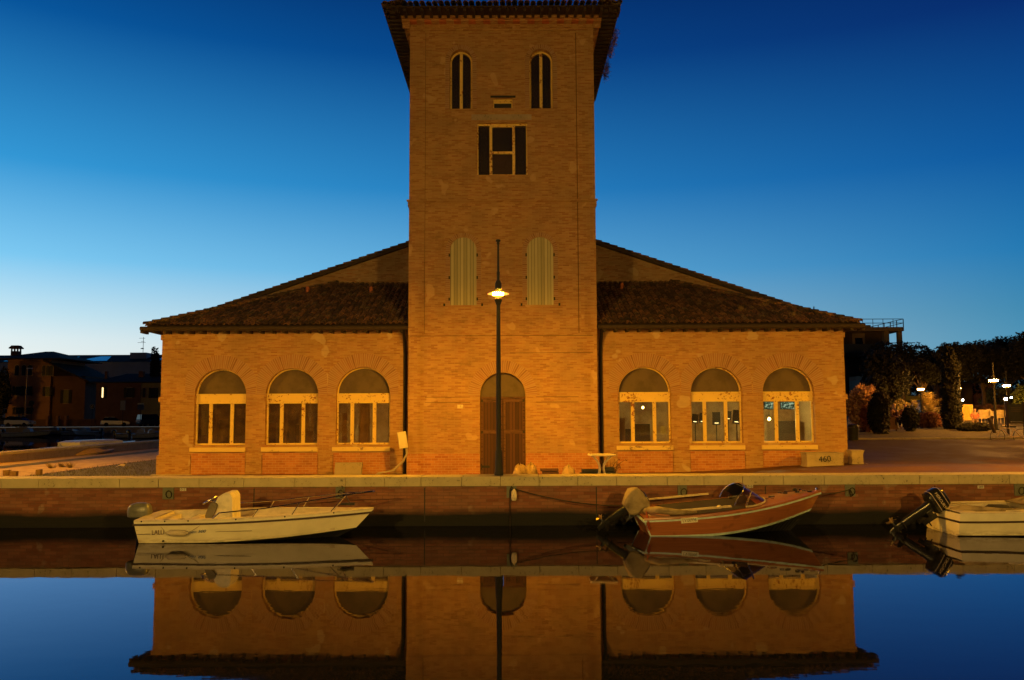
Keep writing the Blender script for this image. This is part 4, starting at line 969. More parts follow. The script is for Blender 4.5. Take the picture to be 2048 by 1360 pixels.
mb = MB(); mb.tube([(.15, .85, .56), (2.2, .86, .60)], .02, 6); mb.tube([(1.0, -.86, .56), (2.6, -.86, .60)], .018, 6); mb.split('side_rail', M_gelin, bC)
MB().loft([[Vector((1.35+a, .1+b_, z)) for a, b_ in rrect(w, d_, 3)] for z, w, d_ in ((.3, .3, .2), (.52, .3, .2), (.6, .2, .12))]).build('black_bag', M_navy, bC, smooth=True)
bC.location = (9.83, 19.55, 0); bC.rotation_euler = (0, 0, R_(-1.0))
# ropes and fender on the wall
def rope(pts, sag, label, r=.012, mat=None, extra=None):
    a, b_ = Vector(pts[0]), Vector(pts[-1]); n = 18
    mb = MB(); mb.tube([a.lerp(b_, i/n)-Vector((0, 0, 4*sag*(i/n)*(1-i/n))) for i in range(n+1)], r, 6)
    if extra: mb.tube(extra, r, 6)
    return thing(mb, 'mooring_rope', mat or M_rope, label, 'rope')
a = PY(1700, 979, QY-.02); bow = MBm @ Vector((LB-.05, 0, .80))
rope([bow, a], .03, 'taut bow rope from the wooden motorboat to the quay plate', extra=[a, a+Vector((.02, -.03, -.05)), a+Vector((.05, -.03, -.14)), a+Vector((.0, -.03, -.17)), a+Vector((-.02, -.03, -.1)), a])
a = PY(1030, 978, QY-.03); st_ = MBm @ Vector((.15, .6, .5))
rope([a, st_], .12, 'slack stern rope from the wooden motorboat to the plate with white fender', r=.014)
a = PY(684, 972, QY-.03)
rope([a, MA @ Vector((4.45, .05, .72))], .02, 'short bow rope of the white motorboat tied to the quay plate')
c = PY(1028, 990, QY-.1)
mb = MB(); mb.lathe([(.015, -.14), (.05, -.135), (.068, -.1), (.075, 0), (.06, .09), (.03, .13), (.012, .15)], c, 14)
fo = thing(mb, 'boat_fender', plain('off_white_fender', (.62, .52, .36), .5), 'small off white fender hanging on the quay wall below the lamp', 'fender', smooth=True)
mb = MB(); mb.tube([c+Vector((0, 0, .14)), c+Vector((-.06, .06, .2)), c+Vector((-.1, .06, .1)), c+Vector((-.1, .07, -.3)), c+Vector((-.1, .07, -.8))], .012, 6); mb.build('rope', M_rope, fo)
# ------------------------------------------------------------------ things on the quay
M_table = plain('cream_plastic', (.62, .52, .3), .45, var=.12)
P = PY(1203, 908, 22.6); tb = root('plastic_table', (P.x, 22.6, gz(P.x, 22.6)), 'cream plastic table with curved legs standing in front of the right downpipe', 'table')
w, zt = .36, P.z
MB().loft([[Vector((P.x+a, 22.6+b_, z)) for a, b_ in rrect(w*s_, .36*s_, 8, 28)] for z, s_ in ((zt-.045, .95), (zt-.035, 1), (zt-.005, 1), (zt, .985))]).build('table_top', M_table, tb, smooth=True)
for sx, sy in ((-1, -1), (1, -1), (-1, 1), (1, 1)):
    pts = []
    for i in range(9):
        t = i/8; z = zt-.05-(zt-.05-gz(P.x, 22.6)-.005)*t; o_ = .05+.19*abs(2*t-1.0)**2.0*(1 if t < .5 else .75)
        pts.append(Vector((P.x+sx*o_, 22.6+sy*o_, z)))
    MB().tube(pts, [.024]*9, 8).build('leg', M_table, tb, smooth=True)
# tilted white box on a bent conduit
P = PY(805, 880, 28.9); r = root('electric_box', (P.x-.3, 28.9, gz(P.x, 28.9)), 'tilted cream electric box on a bent conduit left of the tower corner', 'electric box')
Mx = Matrix.Translation(P) @ Matrix.Rotation(R_(-9), 4, 'Y') @ Matrix.Rotation(R_(12), 4, 'Z')
mb = MB(Mx); mb.cbox((0, 0, 0), (.29, .16, .56)); mb.build('box', plain('cream_enamel', (.62, .5, .26), .5, var=.1), r)
mb = MB(Mx); mb.cbox((0, -.083, 0), (.27, .012, .54)); mb.build('door', plain('cream_enamel_door', (.64, .52, .28), .45, var=.08), r)
a = Mx @ Vector((.08, 0, -.27)); e = PY(757, 948, 28.7); e.z = gz(e.x, 28.7)
mb = MB()
for o_ in (0, .07): mb.tube([a+Vector((o_*.4, 0, 0)), a+Vector((.02+o_*.3, 0, -.22)), a+Vector((-.12+o_*.4, 0, -.48)), a+Vector((-.45+o_*.5, -.03, -.78)), Vector((e.x+o_, e.y, e.z+.12)), Vector((e.x-.3, e.y, e.z-.1))], .026, 8)
mb.build('conduit', M_concrete, r, smooth=True)
# leaning slab, blocks
P0, P1 = PY(669, 948, 29.5), PY(723, 925, 29.5); zb_ = gz(P0.x, 29.5)
mb = MB(); mb.loft([[Vector((x+sk, y, z)) for x, y in ((P0.x, 29.45), (P1.x, 29.45), (P1.x, 29.62), (P0.x, 29.62))] for z, sk in ((zb_, 0), (P1.z, .03))])
mb.loft([[Vector((x, y, z)) for x, y in ((P0.x+.06, 29.44), (P1.x-.02, 29.44), (P1.x-.02, 29.4402), (P0.x+.06, 29.4402))] for z in (zb_+.05, P1.z-.06)])
thing(mb, 'concrete_slab', M_concrete, 'square concrete slab leaning under the window left of the tower', 'slab')
def rough_block(x0, x1, yt, yb, Y, dep, label, txt=None, bright=0):
    A, C_ = PY(x0, yb, Y), PY(x1, yt, Y); r = root('concrete_block', ((A.x+C_.x)/2, Y+dep/2, A.z), label, 'concrete block'); mb = MB(); n = 7; random.seed(int(x0))
    rr = []
    for i in range(n):
        z = A.z-.04+(C_.z-A.z+.04)*i/(n-1); e = .015 if 0 < i < n-1 else -.01; ring_ = []
        for k in range(20):
            a = k/20*4; sd = int(a); f = a-sd; x = [A.x+(C_.x-A.x)*f, C_.x, C_.x-(C_.x-A.x)*f, A.x][sd]; y = [Y, Y+dep*f, Y+dep, Y+dep-dep*f][sd]
            q_ = noise.noise(Vector((x*4, y*4, z*5)))*.02; cx = (A.x+C_.x)/2; cy = Y+dep/2
            ring_.append(Vector((x+(q_-e+.01)*(1 if x > cx else -1), y+(q_-e+.01)*(1 if y > cy else -1), z)))
        rr.append(ring_)
    mb.loft(rr); mb.build('block', M_concrete, r)
    if txt: text_part('number', txt, .29, M_ink, r, Matrix.Translation(((A.x+C_.x)/2-.02, Y-.018, (A.z+C_.z)/2)) @ Matrix.Rotation(R_(-4), 4, 'Y') @ FACE @ Matrix.Scale(1.0, 4), thick=.001)
    return r
rough_block(1614, 1687, 905, 932, 29.3, .6, 'long concrete block painted 460 under the right end window', '460')
rough_block(1704, 1727, 900, 928, 29.9, .5, 'small square concrete block at the right corner of the warehouse')
# sacks and planks near the door
def sack(px, pw, ph, Y, label, seed, mat):
    random.seed(seed); c = PY(px, 948, Y); c.z = gz(c.x, Y); top = PY(px, 948-ph, Y).z; w = pw/1680*Y/2; hgt = top-c.z; mb = MB(); rr = []
    for i in range(9):
        f = i/8; s_ = math.sqrt(max(0.01, 1-f*f)) if i < 8 else .12
        rr.append([Vector((c.x+w*s_*math.cos(a)*(1+.35*noise.noise(Vector((math.cos(a)*2.5, math.sin(a)*2.5, seed+f*2)))), Y+.28*s_*math.sin(a), c.z+hgt*f*(1+.5*noise.noise(Vector((math.cos(a)*2+seed, math.sin(a)*2, f*2)))))) for a in [k*math.pi/12 for k in range(24)]])
    mb.loft(rr); return thing(mb, 'canvas_sack', mat, label, 'sack', smooth='all')
M_sack = plain('pale_sackcloth', (.40, .27, .14), .95, c2=(.24, .15, .07), scale=5, bmp=.8)
sack(1040, 34, 17, 23.2, 'left half of the two pale sacks slumped right of the lamp post', 2, M_sack)
sack(1060, 30, 18, 23.5, 'pale sack slumped just right of its twin beside the door', 5, M_sack)
sack(1137, 32, 15, 23.3, 'single pale sack at the right end of the flat planks', 9, M_sack)
def planks_pile(x0, x1, yt, Y, label, seed, mat, n=4):
    random.seed(seed); A, C_ = PY(x0, 948, Y), PY(x1, yt, Y); g = gz(A.x, Y); mb = MB(); h_ = (C_.z-g)/n
    for i in range(n):
        o_ = random.uniform(0, .08); mb.box(A.x+o_, C_.x-random.uniform(0, .08), Y+random.uniform(-.05, .05), Y+.4, g+h_*i+.004, g+h_*(i+1)-.018)
    return thing(mb, 'plank_pile', mat, label, 'planks')
planks_pile(1081, 1122, 937, 23.3, 'low pile of flat brown boards between the sacks', 1, plain('brown_board', (.12, .05, .025), .8), 4)
planks_pile(1161, 1204, 938, 23.4, 'black flat slats piled on the left side of the table', 2, M_black, 3)
planks_pile(1206, 1234, 934, 23.8, 'black stacked slats on the right side of the table', 3, M_black, 3)
# dead plant by the right corner of the tower
P = PY(1224, 946, 24.4); P.z = gz(P.x, 24.4); random.seed(12); mb = MB()
for k in range(16):
    a = random.uniform(-1.2, 1.2); l = random.uniform(.3, .62); p0 = P+Vector((random.uniform(-.1, .12), random.uniform(-.1, .1), 0)); p1 = p0+Vector((math.sin(a)*l*.5, 0, l*.7)); p2 = p1+Vector((math.sin(a)*l*.4, .02, l*.2))
    mb.tube([p0, p1, p2], [.012, .008, .004], 4); tuft(mb, p2, (.03, .03, .04), 3, .05)
thing(mb, 'dead_shrub', plain('dead_stems', (.09, .03, .015), .9), 'small dead shrub with bare stems right of the plastic table', 'shrub')
# left: stone stubs, tufts, paper
M_stub = plain('weathered_stub', (.2, .12, .06), .95, scale=10)
for px0, px1, y0, y1, lb in ((8, 20, 940, 951, 'leftmost'), (22, 34, 942, 952, 'middle'), (73, 83, 939, 949.5, 'right hand')):
    A = PZ((px0+px1)/2, y1, .61); w = (px1-px0)/1680*A.y/2; hgt = PY(px0, y0, A.y).z-.58; mb = MB(); random.seed(px0)
    mb.loft([[Vector((A.x+a*(1+.1*random.uniform(-1, 1)), A.y+b_, .58+hgt*f)) for a, b_ in rrect(w, w, 6, 16)] for f in (0, .5, 1)])
    thing(mb, 'stone_stub', M_stub, lb+' short square stone stub standing on the path at the left', 'stone stub', 'stone stubs on the path')
def grass_tuft(P, s, label, n=70):
    mb = MB()
    for k in range(n):
        a = random.uniform(0, 6.28); l = random.uniform(.5, 1)*s; b_ = Vector((math.cos(a), math.sin(a), 0)); p = P+b_*random.uniform(0, .25)*s
        mb.add([p-b_.orthogonal()*.008, p+b_.orthogonal()*.008, p+b_*l*.5+Vector((0, 0, l*.6))], [(0, 1, 2)])
    thing(mb, 'grass_tuft', plain('dry_tuft', (.22, .15, .06), .9), label, 'grass tuft', 'grass tufts on the dirt path')
random.seed(31)
for px, py, lb in ((104, 936, 'leftmost dry grass tuft on the dirt path, nearest to the stubs'), (125, 934, 'middle dry grass tuft on the dirt path'), (141, 935, 'rightmost dry grass tuft on the dirt path, nearest to the warehouse')):
    grass_tuft(PZ(px, py, .61), .5, lb)
P = PZ(239, 934, .62); mb = MB(); mb.add([P+Vector(v_) for v_ in ((-.16, -.05, 0), (.0, -.08, .06), (.17, 0, .02), (.2, .1, .09), (.02, .1, .12), (-.1, .08, .05))], [(0, 1, 4, 5), (1, 2, 3, 4)])
thing(mb, 'crumpled_paper', plain('white_paper', (.6, .48, .3), .8), 'crumpled white paper lying on the grass verge left of the warehouse', 'litter')
mb = MB(); random.seed(2)
for k in range(3500):
    x = random.uniform(-17.2, -12.8); y = 27+random.random()**1.5*24; p = Vector((x, y, gz(x, y)+.005)); l = random.uniform(.03, .12); a = random.uniform(0, 6.28); mb.add([p, p+Vector((.02, 0, 0)), p+Vector((math.cos(a)*l*.5, math.sin(a)*l*.5, l))], [(0, 1, 2)])
g = mb.build('verge_grass', plain('verge_blades', (.09, .08, .03), .9), None, recalc=False); g['kind'] = 'stuff'
# ------------------------------------------------------------------ side canal and far bank (left)
def far_boat(x, y, Ln, rz, label, hc, tarp=None, k=0):
    r = root('moored_boat', (0, 0, 0), label, 'boat', 'boats moored in the side canal')
    hm = plain('dim_hull_'+str(k), hc, .5)
    S, sp_, h = hull_boat(r, Ln, Ln*.36, .5, .8, (.05, .3), (-.15, .05), .7, (hm, M_bottom, hm, hm), st=10, strip=(M_rub, .03, .07, .01))
    if tarp:
        mb = MB(); rr = [[Vector((s['x'], y_*s['b'], s['zs']+.05+(.45*math.sin(math.pi*min(1, s['t']*1.1)))*(1-abs(y_)))) for y_ in (-1.03, -.5, 0, .5, 1.03)] for s in S if s['t'] < .92]
        mb.loft(rr, cap=False, closed=False); mb.build('tarpaulin', tarp, r)
    else:
        mb = MB(); mb.prism([(Ln*.4, .2), (Ln*.42, .95), (Ln*.5, 1.1), (Ln*.56, 1.05), (Ln*.6, .2)], -.35, .35); mb.build('console', hm, r)
        outboard(r, Matrix.Translation((0, 0, .45)), M_motor, prop=False)
    r.location = (x, y, 0); r.rotation_euler = (0, 0, R_(rz)); return r
M_otarp = plain('orange_brown_tarp', (.4, .24, .12), .9, bmp=.3); M_wh = (.25, .3, .36)
P = PZ(60, 905, 1.0); far_boat(P.x-2.4, P.y+3.5, 5.2, 60, 'boat under an orange brown tarpaulin just behind the left parapet', (.3, .22, .14), M_otarp, 1)
fb = [(10, 872, 6, 0, 'pale long boat lying in the dark canal at the far left'), (60, 868, 6.5, 8, 'second dark boat from the left in the side canal, with raised bow'), (130, 868, 6, -10, 'dark boat in the side canal below the gate between the two houses'), (200, 869, 5, 160, 'dark boat floating straight below the silver hatchback'), (232, 874, 5.5, 20, 'boat with small glints right of the one below the hatchback'), (283, 873, 5.5, 15, 'blue white boat nearest to the warehouse corner in the side canal'), (262, 875, 4.5, 30, 'small round bowed dinghy left of the blue white boat')]
for k, (px, py, Ln, rz, lb) in enumerate(fb):
    P = PZ(px, py+2, 0); far_boat(P.x, P.y, Ln, rz, lb, (.12, .16, .22) if k in (1, 2, 3) else M_wh, None, k+2)
P = PZ(205, 891, 1.0)
r = root('cabin_boat', (0, 0, 0), 'low white cabin boat top showing over the left parapet', 'boat'); S, _, h = hull_boat(r, 7, 2.3, .8, 1.0, (.05, .3), (-.15, .05), .7, (M_gel, M_bottom, M_gel, M_gel), st=10)
mb = MB(); mb.loft([[Vector((x, y, z)) for x, y in ((1.2, -.8), (5, -.7), (5, .7), (1.2, .8))] for z in (.8, 1.12)]+[[Vector((x, y, 1.22)) for x, y in ((1.6, -.6), (4.4, -.5), (4.4, .5), (1.6, .6))]]); mb.build('cabin', M_gel, r)
r.location = (P.x-3.4, P.y+1, 0); r.rotation_euler = (0, 0, R_(75))
P = PZ(118, 898, 1.0); mb = MB(); hp = [Vector((P.x-.5, P.y+2, .3)), PY(108, 898, P.y+2), PY(121, 889, P.y+2), PY(127, 896, P.y+2), Vector((P.x+.5, P.y+2, .3))]; mb.tube(hp, .025, 6)
thing(mb, 'mooring_hoop', plain('galvanised_hoop', (.5, .55, .65), .3, .8), 'thin bent metal hoop rising behind the left parapet', 'hoop')
FB = 129.
fw = root('far_quay_wall', (-70, FB, 0), 'long dark quay wall along the far side of the side canal', 'quay wall')
MB().box(-400, -23, FB, FB+.6, -.3, .8).build('wall', M_concrete, fw); MB().box(-400, -23, FB-.05, FB+.65, .803, .96).build('coping', M_stone, fw)
def W(px, py, Y): return PY(px, py, Y)
# cars
M_tyre = plain('tyre', (.01, .01, .01), .8); M_carglass = plain('dark_car_glass', (.01, .012, .014), .08)
def car(px, Y, paint, label, L_=4.2, van=False, flip=False, suv=False, rz=0):
    P = W(px, 848, Y); r = root('parked_car', (0, 0, 0), label, 'car', 'cars parked on the far bank'); hw = .88
    if van: body = [(-L_/2, .35), (-L_/2, 1.0), (-L_/2+.1, 1.1), (L_/2-.9, 1.1), (L_/2-.1, .95), (L_/2, .75), (L_/2, .35)]; top = [(-L_/2+.05, 1.1), (-L_/2+.15, 1.85), (L_/2-1.6, 1.9), (L_/2-.95, 1.1)]
    elif suv: body = [(-L_/2, .4), (-L_/2, .95), (-L_/2+.1, 1.08), (L_/2-1.1, 1.05), (L_/2-.15, .9), (L_/2, .7), (L_/2, .4)]; top = [(-L_/2+.1, 1.07), (-L_/2+.35, 1.6), (-L_/2+.8, 1.7), (L_/2-2.0, 1.66), (L_/2-1.15, 1.05)]
    else: body = [(-L_/2, .35), (-L_/2, .8), (-L_/2+.12, .95), (L_/2-1.2, .92), (L_/2-.2, .75), (L_/2, .6), (L_/2, .33)]; top = [(-L_/2+.12, .94), (-L_/2+.5, 1.38), (-L_/2+1.1, 1.47), (L_/2-2.1, 1.43), (L_/2-1.25, .92)]
    def shell(prof, w0, w1, bz0, bz1):
        mb = MB(); wd = lambda z: w0+(w1-w0)*(z-bz0)/(bz1-bz0); n = len(prof)
        mb.add([(x, -wd(z), z) for x, z in prof]+[(x, wd(z), z) for x, z in prof], [list(range(n)), [n+i for i in range(n-1, -1, -1)]]+[(i, (i+1) % n, n+(i+1) % n, n+i) for i in range(n)]); return mb
    zs = [z for _, z in body]; b_ = shell(body, hw, hw-.03, min(zs), max(zs)).build('body', paint, r)
    zt_ = [z for _, z in top]; sh_ = shell(top, hw-.06, hw-.22, min(zt_), max(zt_)); sh_.build('windows', M_carglass, b_)
    rt = [(x, z) for x, z in top if z > max(zt_)-.12]; mb = MB(); mb.cbox(((rt[0][0]+rt[-1][0])/2, 0, max(zt_)-.0), (abs(rt[-1][0]-rt[0][0])*.95, 2*(hw-.22), .05)); mb.build('roof', paint, b_)
    for x in (-L_/2+.75, L_/2-.8):
        for s_ in (-1, 1): MB().tube([(x, s_*(hw-.16), .32), (x, s_*(hw+.01), .32)], .32, 16).build('wheel', M_tyre, r); 
    for s_ in (-1, 1):
        MB().cbox((L_/2-.06, s_*.62, .68), (.12, .3, .12)).build('headlight', M_chrome, r); MB().cbox((-L_/2+.03, s_*.68, .82), (.08, .22, .16)).build('tail_light', plain('tail_red', (.3, .02, .01), .3), r)
    MB().cbox((-L_/2-.01, 0, .6), (.03, .5, .11)).build('licence_plate', M_white, r)
    r.location = (P.x, Y, .96); r.rotation_euler = (0, 0, R_(rz)+(math.pi if flip else 0)); return r
M_silver = plain('silver_paint', (.8, .76, .68), .35, .4, var=.1); M_cwhite = plain('white_paint', (.85, .8, .6), .4, var=.1); M_cdark = plain('dark_paint', (.02, .02, .025), .3)
car(40, 137, M_cwhite, 'pale high roofed car with a bright side on the far bank at the left', 4.4, suv=True, rz=-8)
car(6, 140, M_cdark, 'dark car cut by the left edge behind the pale car', 4.4, rz=-8)
car(230, 134, M_silver, 'silver hatchback seen from behind on the far bank', 4.1, rz=28)
car(303, 136, M_cdark, 'dark van parked beside the warehouse corner on the far bank', 4.3, van=True, rz=50)
car(321, 141, M_cwhite, 'pale car half hidden behind the warehouse corner and dark van', 4.2, rz=10)
# houses on the far bank
M_hwall = plain('ochre_render', (.30, .15, .08), .9, scale=.6); M_hwall2 = plain('brown_render', (.16, .08, .05), .9, scale=.6); M_hy = plain('yellow_render', (.34, .30, .12), .9); M_hroof = plain('dark_tiles', (.035, .025, .02), .9, scale=3); M_pane = plain('dark_house_pane', (.008, .009, .012), .5); M_shd = plain('dark_shutter', (.02, .018, .015), .8); M_trim = plain('pale_trim_stone', (.35, .25, .16), .8)
def hip_roof(mb, x0, x1, y0, y1, z, h_, ov=.6, ridge=.5):
    x0 -= ov; x1 += ov; y0 -= ov; y1 += ov; cx = (x0+x1)/2; cy = (y0+y1)/2; rx = (x1-x0)/2*ridge
    mb.add([(x0, y0, z), (x1, y0, z), (x1, y1, z), (x0, y1, z), (cx-rx, cy, z+h_), (cx+rx, cy, z+h_), (x0, y0, z-.15), (x1, y0, z-.15), (x1, y1, z-.15), (x0, y1, z-.15)],
           [(0, 1, 5, 4), (1, 2, 5), (2, 3, 4, 5), (3, 0, 4), (6, 9, 8, 7), (0, 6, 7, 1), (1, 7, 8, 2), (2, 8, 9, 3), (3, 9, 6, 0)])
def win(parent, cx, Y, z0, z1, w, arched=False, shut=True, pane=None, trim=True):
    if arched: f = MB().prism(arch(cx-w/2-.12, cx+w/2+.12, z0-.1, z1-w/2), Y-.06, Y-.002).build('window', M_trim, parent); MB().prism(arch(cx-w/2, cx+w/2, z0, z1-w/2), Y-.08, Y-.0605).build('pane', pane or M_pane, f)
    else:
        f = MB().box(cx-w/2-.1, cx+w/2+.1, Y-.06, Y-.002, z0-.12, z1+.12).build('window', M_trim if trim else M_shd, parent); MB().box(cx-w/2, cx+w/2, Y-.08, Y-.0605, z0, z1).build('pane', pane or M_pane, f)
        if shut:
            for s_ in (-1, 1): a, b_ = sorted((cx+s_*(w/2+.04), cx+s_*(w+.02))); MB().box(a, b_, Y-.13, Y-.0805, z0-.03, z1+.03).build('shutter', M_shd, f)
YV = 152.
X0, X1 = W(14, 760, YV).x, W(118, 760, YV).x; X2 = W(168, 760, YV).x; zt_ = W(60, 719, YV).z
vl = root('villa', ((X0+X1)/2, YV, .95), 'dark ochre villa with hipped roof, big chimney and arched top windows', 'house')
MB().box(X0, X1-1.5, YV, YV+12, .9, zt_).build('wall', M_hwall, vl)
MB().box(X1-1.49, X2, YV+.5, YV+12, .9, W(60, 752, YV).z).build('side_wall', M_hwall2, vl)
mb = MB(); hip_roof(mb, X0-.5, X1-.5, YV, YV+12, zt_+.16, W(70, 703, YV+5).z-zt_-.1, 1.6, .12); rf = mb.build('roof', M_hroof, vl)
mb = MB(); a_, b_ = W(112, 728, YV), W(182, 762, YV); mb.add([(a_.x-2, YV-.8, a_.z+.8), (b_.x, YV-.8, b_.z), (b_.x, YV+13, b_.z), (a_.x-2, YV+13, a_.z+.8), (a_.x-2, YV-.8, a_.z+.5), (b_.x, YV-.8, b_.z-.3), (b_.x, YV+13, b_.z-.3), (a_.x-2, YV+13, a_.z+.5)], [(0, 1, 2, 3), (4, 7, 6, 5), (0, 4, 5, 1), (1, 5, 6, 2), (2, 6, 7, 3), (3, 7, 4, 0)]); mb.build('side_roof', M_hroof, vl)
c = W(32, 709, YV+3); ch = MB().box(c.x-.65, c.x+.65, YV+2.4, YV+3.6, c.z-2, W(32, 702.5, YV+3).z).build('chimney', M_hwall2, rf)
mb = MB(); z1 = W(32, 702.5, YV+3).z
for sx in (-.55, 0, .55):
    for sy in (-.45, .45): mb.box(c.x+sx-.1, c.x+sx+.1, YV+3+sy-.1, YV+3+sy+.1, z1, z1+.45)
mb.loft([[Vector((c.x+a*s_, YV+3+b_*s_, z1+z)) for a, b_ in ((-.95, -.8), (.95, -.8), (.95, .8), (-.95, .8))] for z, s_ in ((.45, 1), (.62, 1), (.95, .72), (1.05, .68))]); mb.build('chimney_cap', M_hwall2, ch)
for px in (34, 48, 60): win(vl, W(px, 740, YV).x, YV, W(px, 751, YV).z, W(px, 730, YV).z, .75, arched=True)
for px in (88, 96, 103): win(vl, W(px, 740, YV).x, YV, W(px, 751, YV).z, W(px, 731, YV).z, .55, arched=True)
for px in (36, 55): win(vl, W(px, 780, YV).x, YV, W(px, 791, YV).z, W(px, 773, YV).z, .9); win(vl, W(px, 820, YV).x, YV, W(px, 828, YV).z, W(px, 815, YV).z, .9)
win(vl, W(95, 780, YV).x, YV, W(95, 792, YV).z, W(95, 774, YV).z, .8); win(vl, W(130, 780, YV).x, YV+.5, W(130, 806, YV).z, W(130, 780, YV).z, 1.0)
YH = 146.
X0, X1, X2 = W(192, 790, YH).x, W(281, 790, YH).x, W(345, 790, YH).x; zt_ = W(240, 766, YH).z
hs = root('low_house', ((X0+X1)/2, YH, .95), 'low dark brick house with a lit slit window and hipped roof on the far bank', 'house')
MB().box(X0, X1, YH, YH+11, .9, zt_).build('wall', M_hwall2, hs); MB().box(X1+.01, X2, YH+.1, YH+10.9, .9, zt_).build('yellow_wall', M_hy, hs)
mb = MB(); hip_roof(mb, X0, X2, YH, YH+11, zt_+.16, W(240, 748, YH+5).z-zt_-.1, .5, .55); rf = mb.build('roof', M_hroof, hs)
c = W(212, 746, YH+3); MB().box(c.x-.2, c.x+.2, YH+3, YH+3.5, c.z-1, c.z+.3).build('chimney', M_hwall2, rf); c = W(282, 746, YH+3); MB().box(c.x-.4, c.x+.4, YH+3, YH+3.8, c.z-1, c.z+.3).build('chimney', M_hwall2, rf)
lit = emit('lit_window', (1., .72, .3), 2.2)
win(hs, W(208, 780, YH).x, YH, W(208, 795, YH).z, W(208, 774.5, YH).z, .75, shut=False, pane=M_pane, trim=False)
x = W(206, 780, YH).x; MB().box(x-.14, x+.12, YH-.1, YH-.082, W(206, 795, YH).z, W(206, 775, YH).z).build('lit_pane', lit, hs)
win(hs, W(259, 780, YH).x, YH, W(259, 795, YH).z, W(259, 776, YH).z, .9); win(hs, W(307, 780, YH).x, YH+.1, W(259, 796, YH).z, W(259, 776, YH).z, .8); win(hs, W(288, 780, YH).x, YH+.1, W(259, 795, YH).z, W(259, 776, YH).z, .5, shut=False)
# long industrial building behind
YI = 205.; x0, x1 = W(-140, 740, YI).x, W(420, 740, YI).x; z0 = W(160, 724, YI).z; z1 = W(160, 710, YI+10).z
M_iw = plain('pale_blue_render', (.62, .68, .72), .9, scale=.2, var=.15); M_panel = plain('glossy_roof_sheet', (.35, .42, .5), .18, .6, var=.1)
ib = root('industrial_building', ((x0+x1)/2, YI, .95), 'long pale industrial building with bluish skylights behind the houses at the left', 'building')
MB().box(x0, x1, YI, YI+30, .9, z0).build('wall', M_iw, ib)
mb = MB(); mb.add([(x0, YI-.3, z0), (x1, YI-.3, z0), (x1, YI+10, z1), (x0, YI+10, z1)], [(0, 1, 2, 3)]); mb.box(x0, x1, YI+10.01, YI+30, z0, z1-.05); mb.build('roof', M_hroof, ib)
for a, b_ in ((2, 16), (104, 142), (148, 210), (296, 316)):
    mb = MB(); u0, u1 = W(a, 717, YI).x, W(b_, 717, YI).x; f0, f1 = .12, .75
    mb.add([(u0, YI-.3+10.3*f0, z0+(z1-z0)*f0+.05), (u1, YI-.3+10.3*f0, z0+(z1-z0)*f0+.05), (u1-2.0, YI-.3+10.3*f1, z0+(z1-z0)*f1+.05), (u0+(3 if a > 100 else .3), YI-.3+10.3*f1, z0+(z1-z0)*f1+.05)], [(0, 1, 2, 3)]); mb.build('skylight', M_panel, ib)
c0, c1 = W(260, 710, YI+4), W(293, 705, YI+4); MB().box(c0.x, c1.x, YI+4, YI+9, z0-1, c1.z).build('roof_hut', M_iw, ib)
mb = MB(); c = W(286, 705, YI+5); t_ = W(287, 674, YI+5).z; mb.tube([(c.x, YI+5, c.z-1), (c.x, YI+5, t_)], .06, 5)
for z_, w_ in ((t_-.3, .9), (t_-1.4, 1.2), (t_-1.1, .5)): mb.tube([(c.x-w_*1.2, YI+5, z_), (c.x+w_*.5, YI+5, z_)], .04, 4)
mb.lathe([(.45, 0), (.4, .1), (.1, .25)], (c.x-.2, YI+5, c.z+.9), 10); mb.build('antenna', M_iron, ib)
# signs and lamp on the far bank
def sign_post(px, Y, top, label, board, round_=False, mat=None, mark=None, post_m=None):
    x = W(px, 840, Y).x; r = root('road_sign', (x, Y, .95), label, 'sign'); zt_ = W(px, top, Y).z; MB().tube([(x, Y, .95), (x, Y, zt_)], .045, 6).build('post', post_m or M_iron, r)
    bw__, bh__ = board; c = Vector((x, Y-.06, zt_-bh__/2))
    if round_: b_ = MB().tube([c, c-Vector((0, .03, 0))], bw__/2, 20).build('sign_plate', mat, r); 
    else: b_ = MB().box(c.x-bw__/2, c.x+bw__/2, c.y-.04, c.y, c.z-bh__/2, c.z+bh__/2).build('sign_plate', mat, r)
    return r, b_, c
M_signw = plain('pale_sign', (.5, .45, .3), .6)
r, b_, c = sign_post(184, 131.5, 808, 'small round no parking sign between the two houses', (.75, .75), True, M_signw)
mb = MB(); mb.tube([c+Vector((.24*math.cos(a), -.035, .24*math.sin(a))) for a in [i*math.pi/10 for i in range(21)]], .05, 5); mb.tube([c+Vector((-.17, -.036, .17)), c+Vector((.17, -.036, -.17))], .045, 5); mb.build('sign_ring', M_shd, b_)
sign_post(245, 131.5, 801, 'tall pale rectangular board behind the silver hatchback', (.75, 1.5), False, M_signw)
r, b_, c = sign_post(281, 131.5, 806, 'bus stop style sign with a bright top strip left of the dark van', (1.0, .22), False, plain('bright_strip', (.7, .68, .45), .6))
MB().box(c.x-.5, c.x+.5, c.y-.03, c.y, c.z-.95, c.z-.16).build('lower_plate', plain('dim_plate', (.12, .14, .18), .6), r)
r, b_, c = sign_post(62, 132, 801, 'dark round road sign silhouetted before the villa', (.9, .9), True, M_shd); MB().tube([c-Vector((0, 0, .95)), c-Vector((0, .03, .95))], .36, 16).build('lower_sign_plate', M_shd, r)
x = W(50, 840, 138).x; r = root('unlit_street_lamp', (x, 138, .95), 'tall unlit lamp post with a short arm in front of the villa', 'street lamp'); t_ = W(53, 737, 138).z
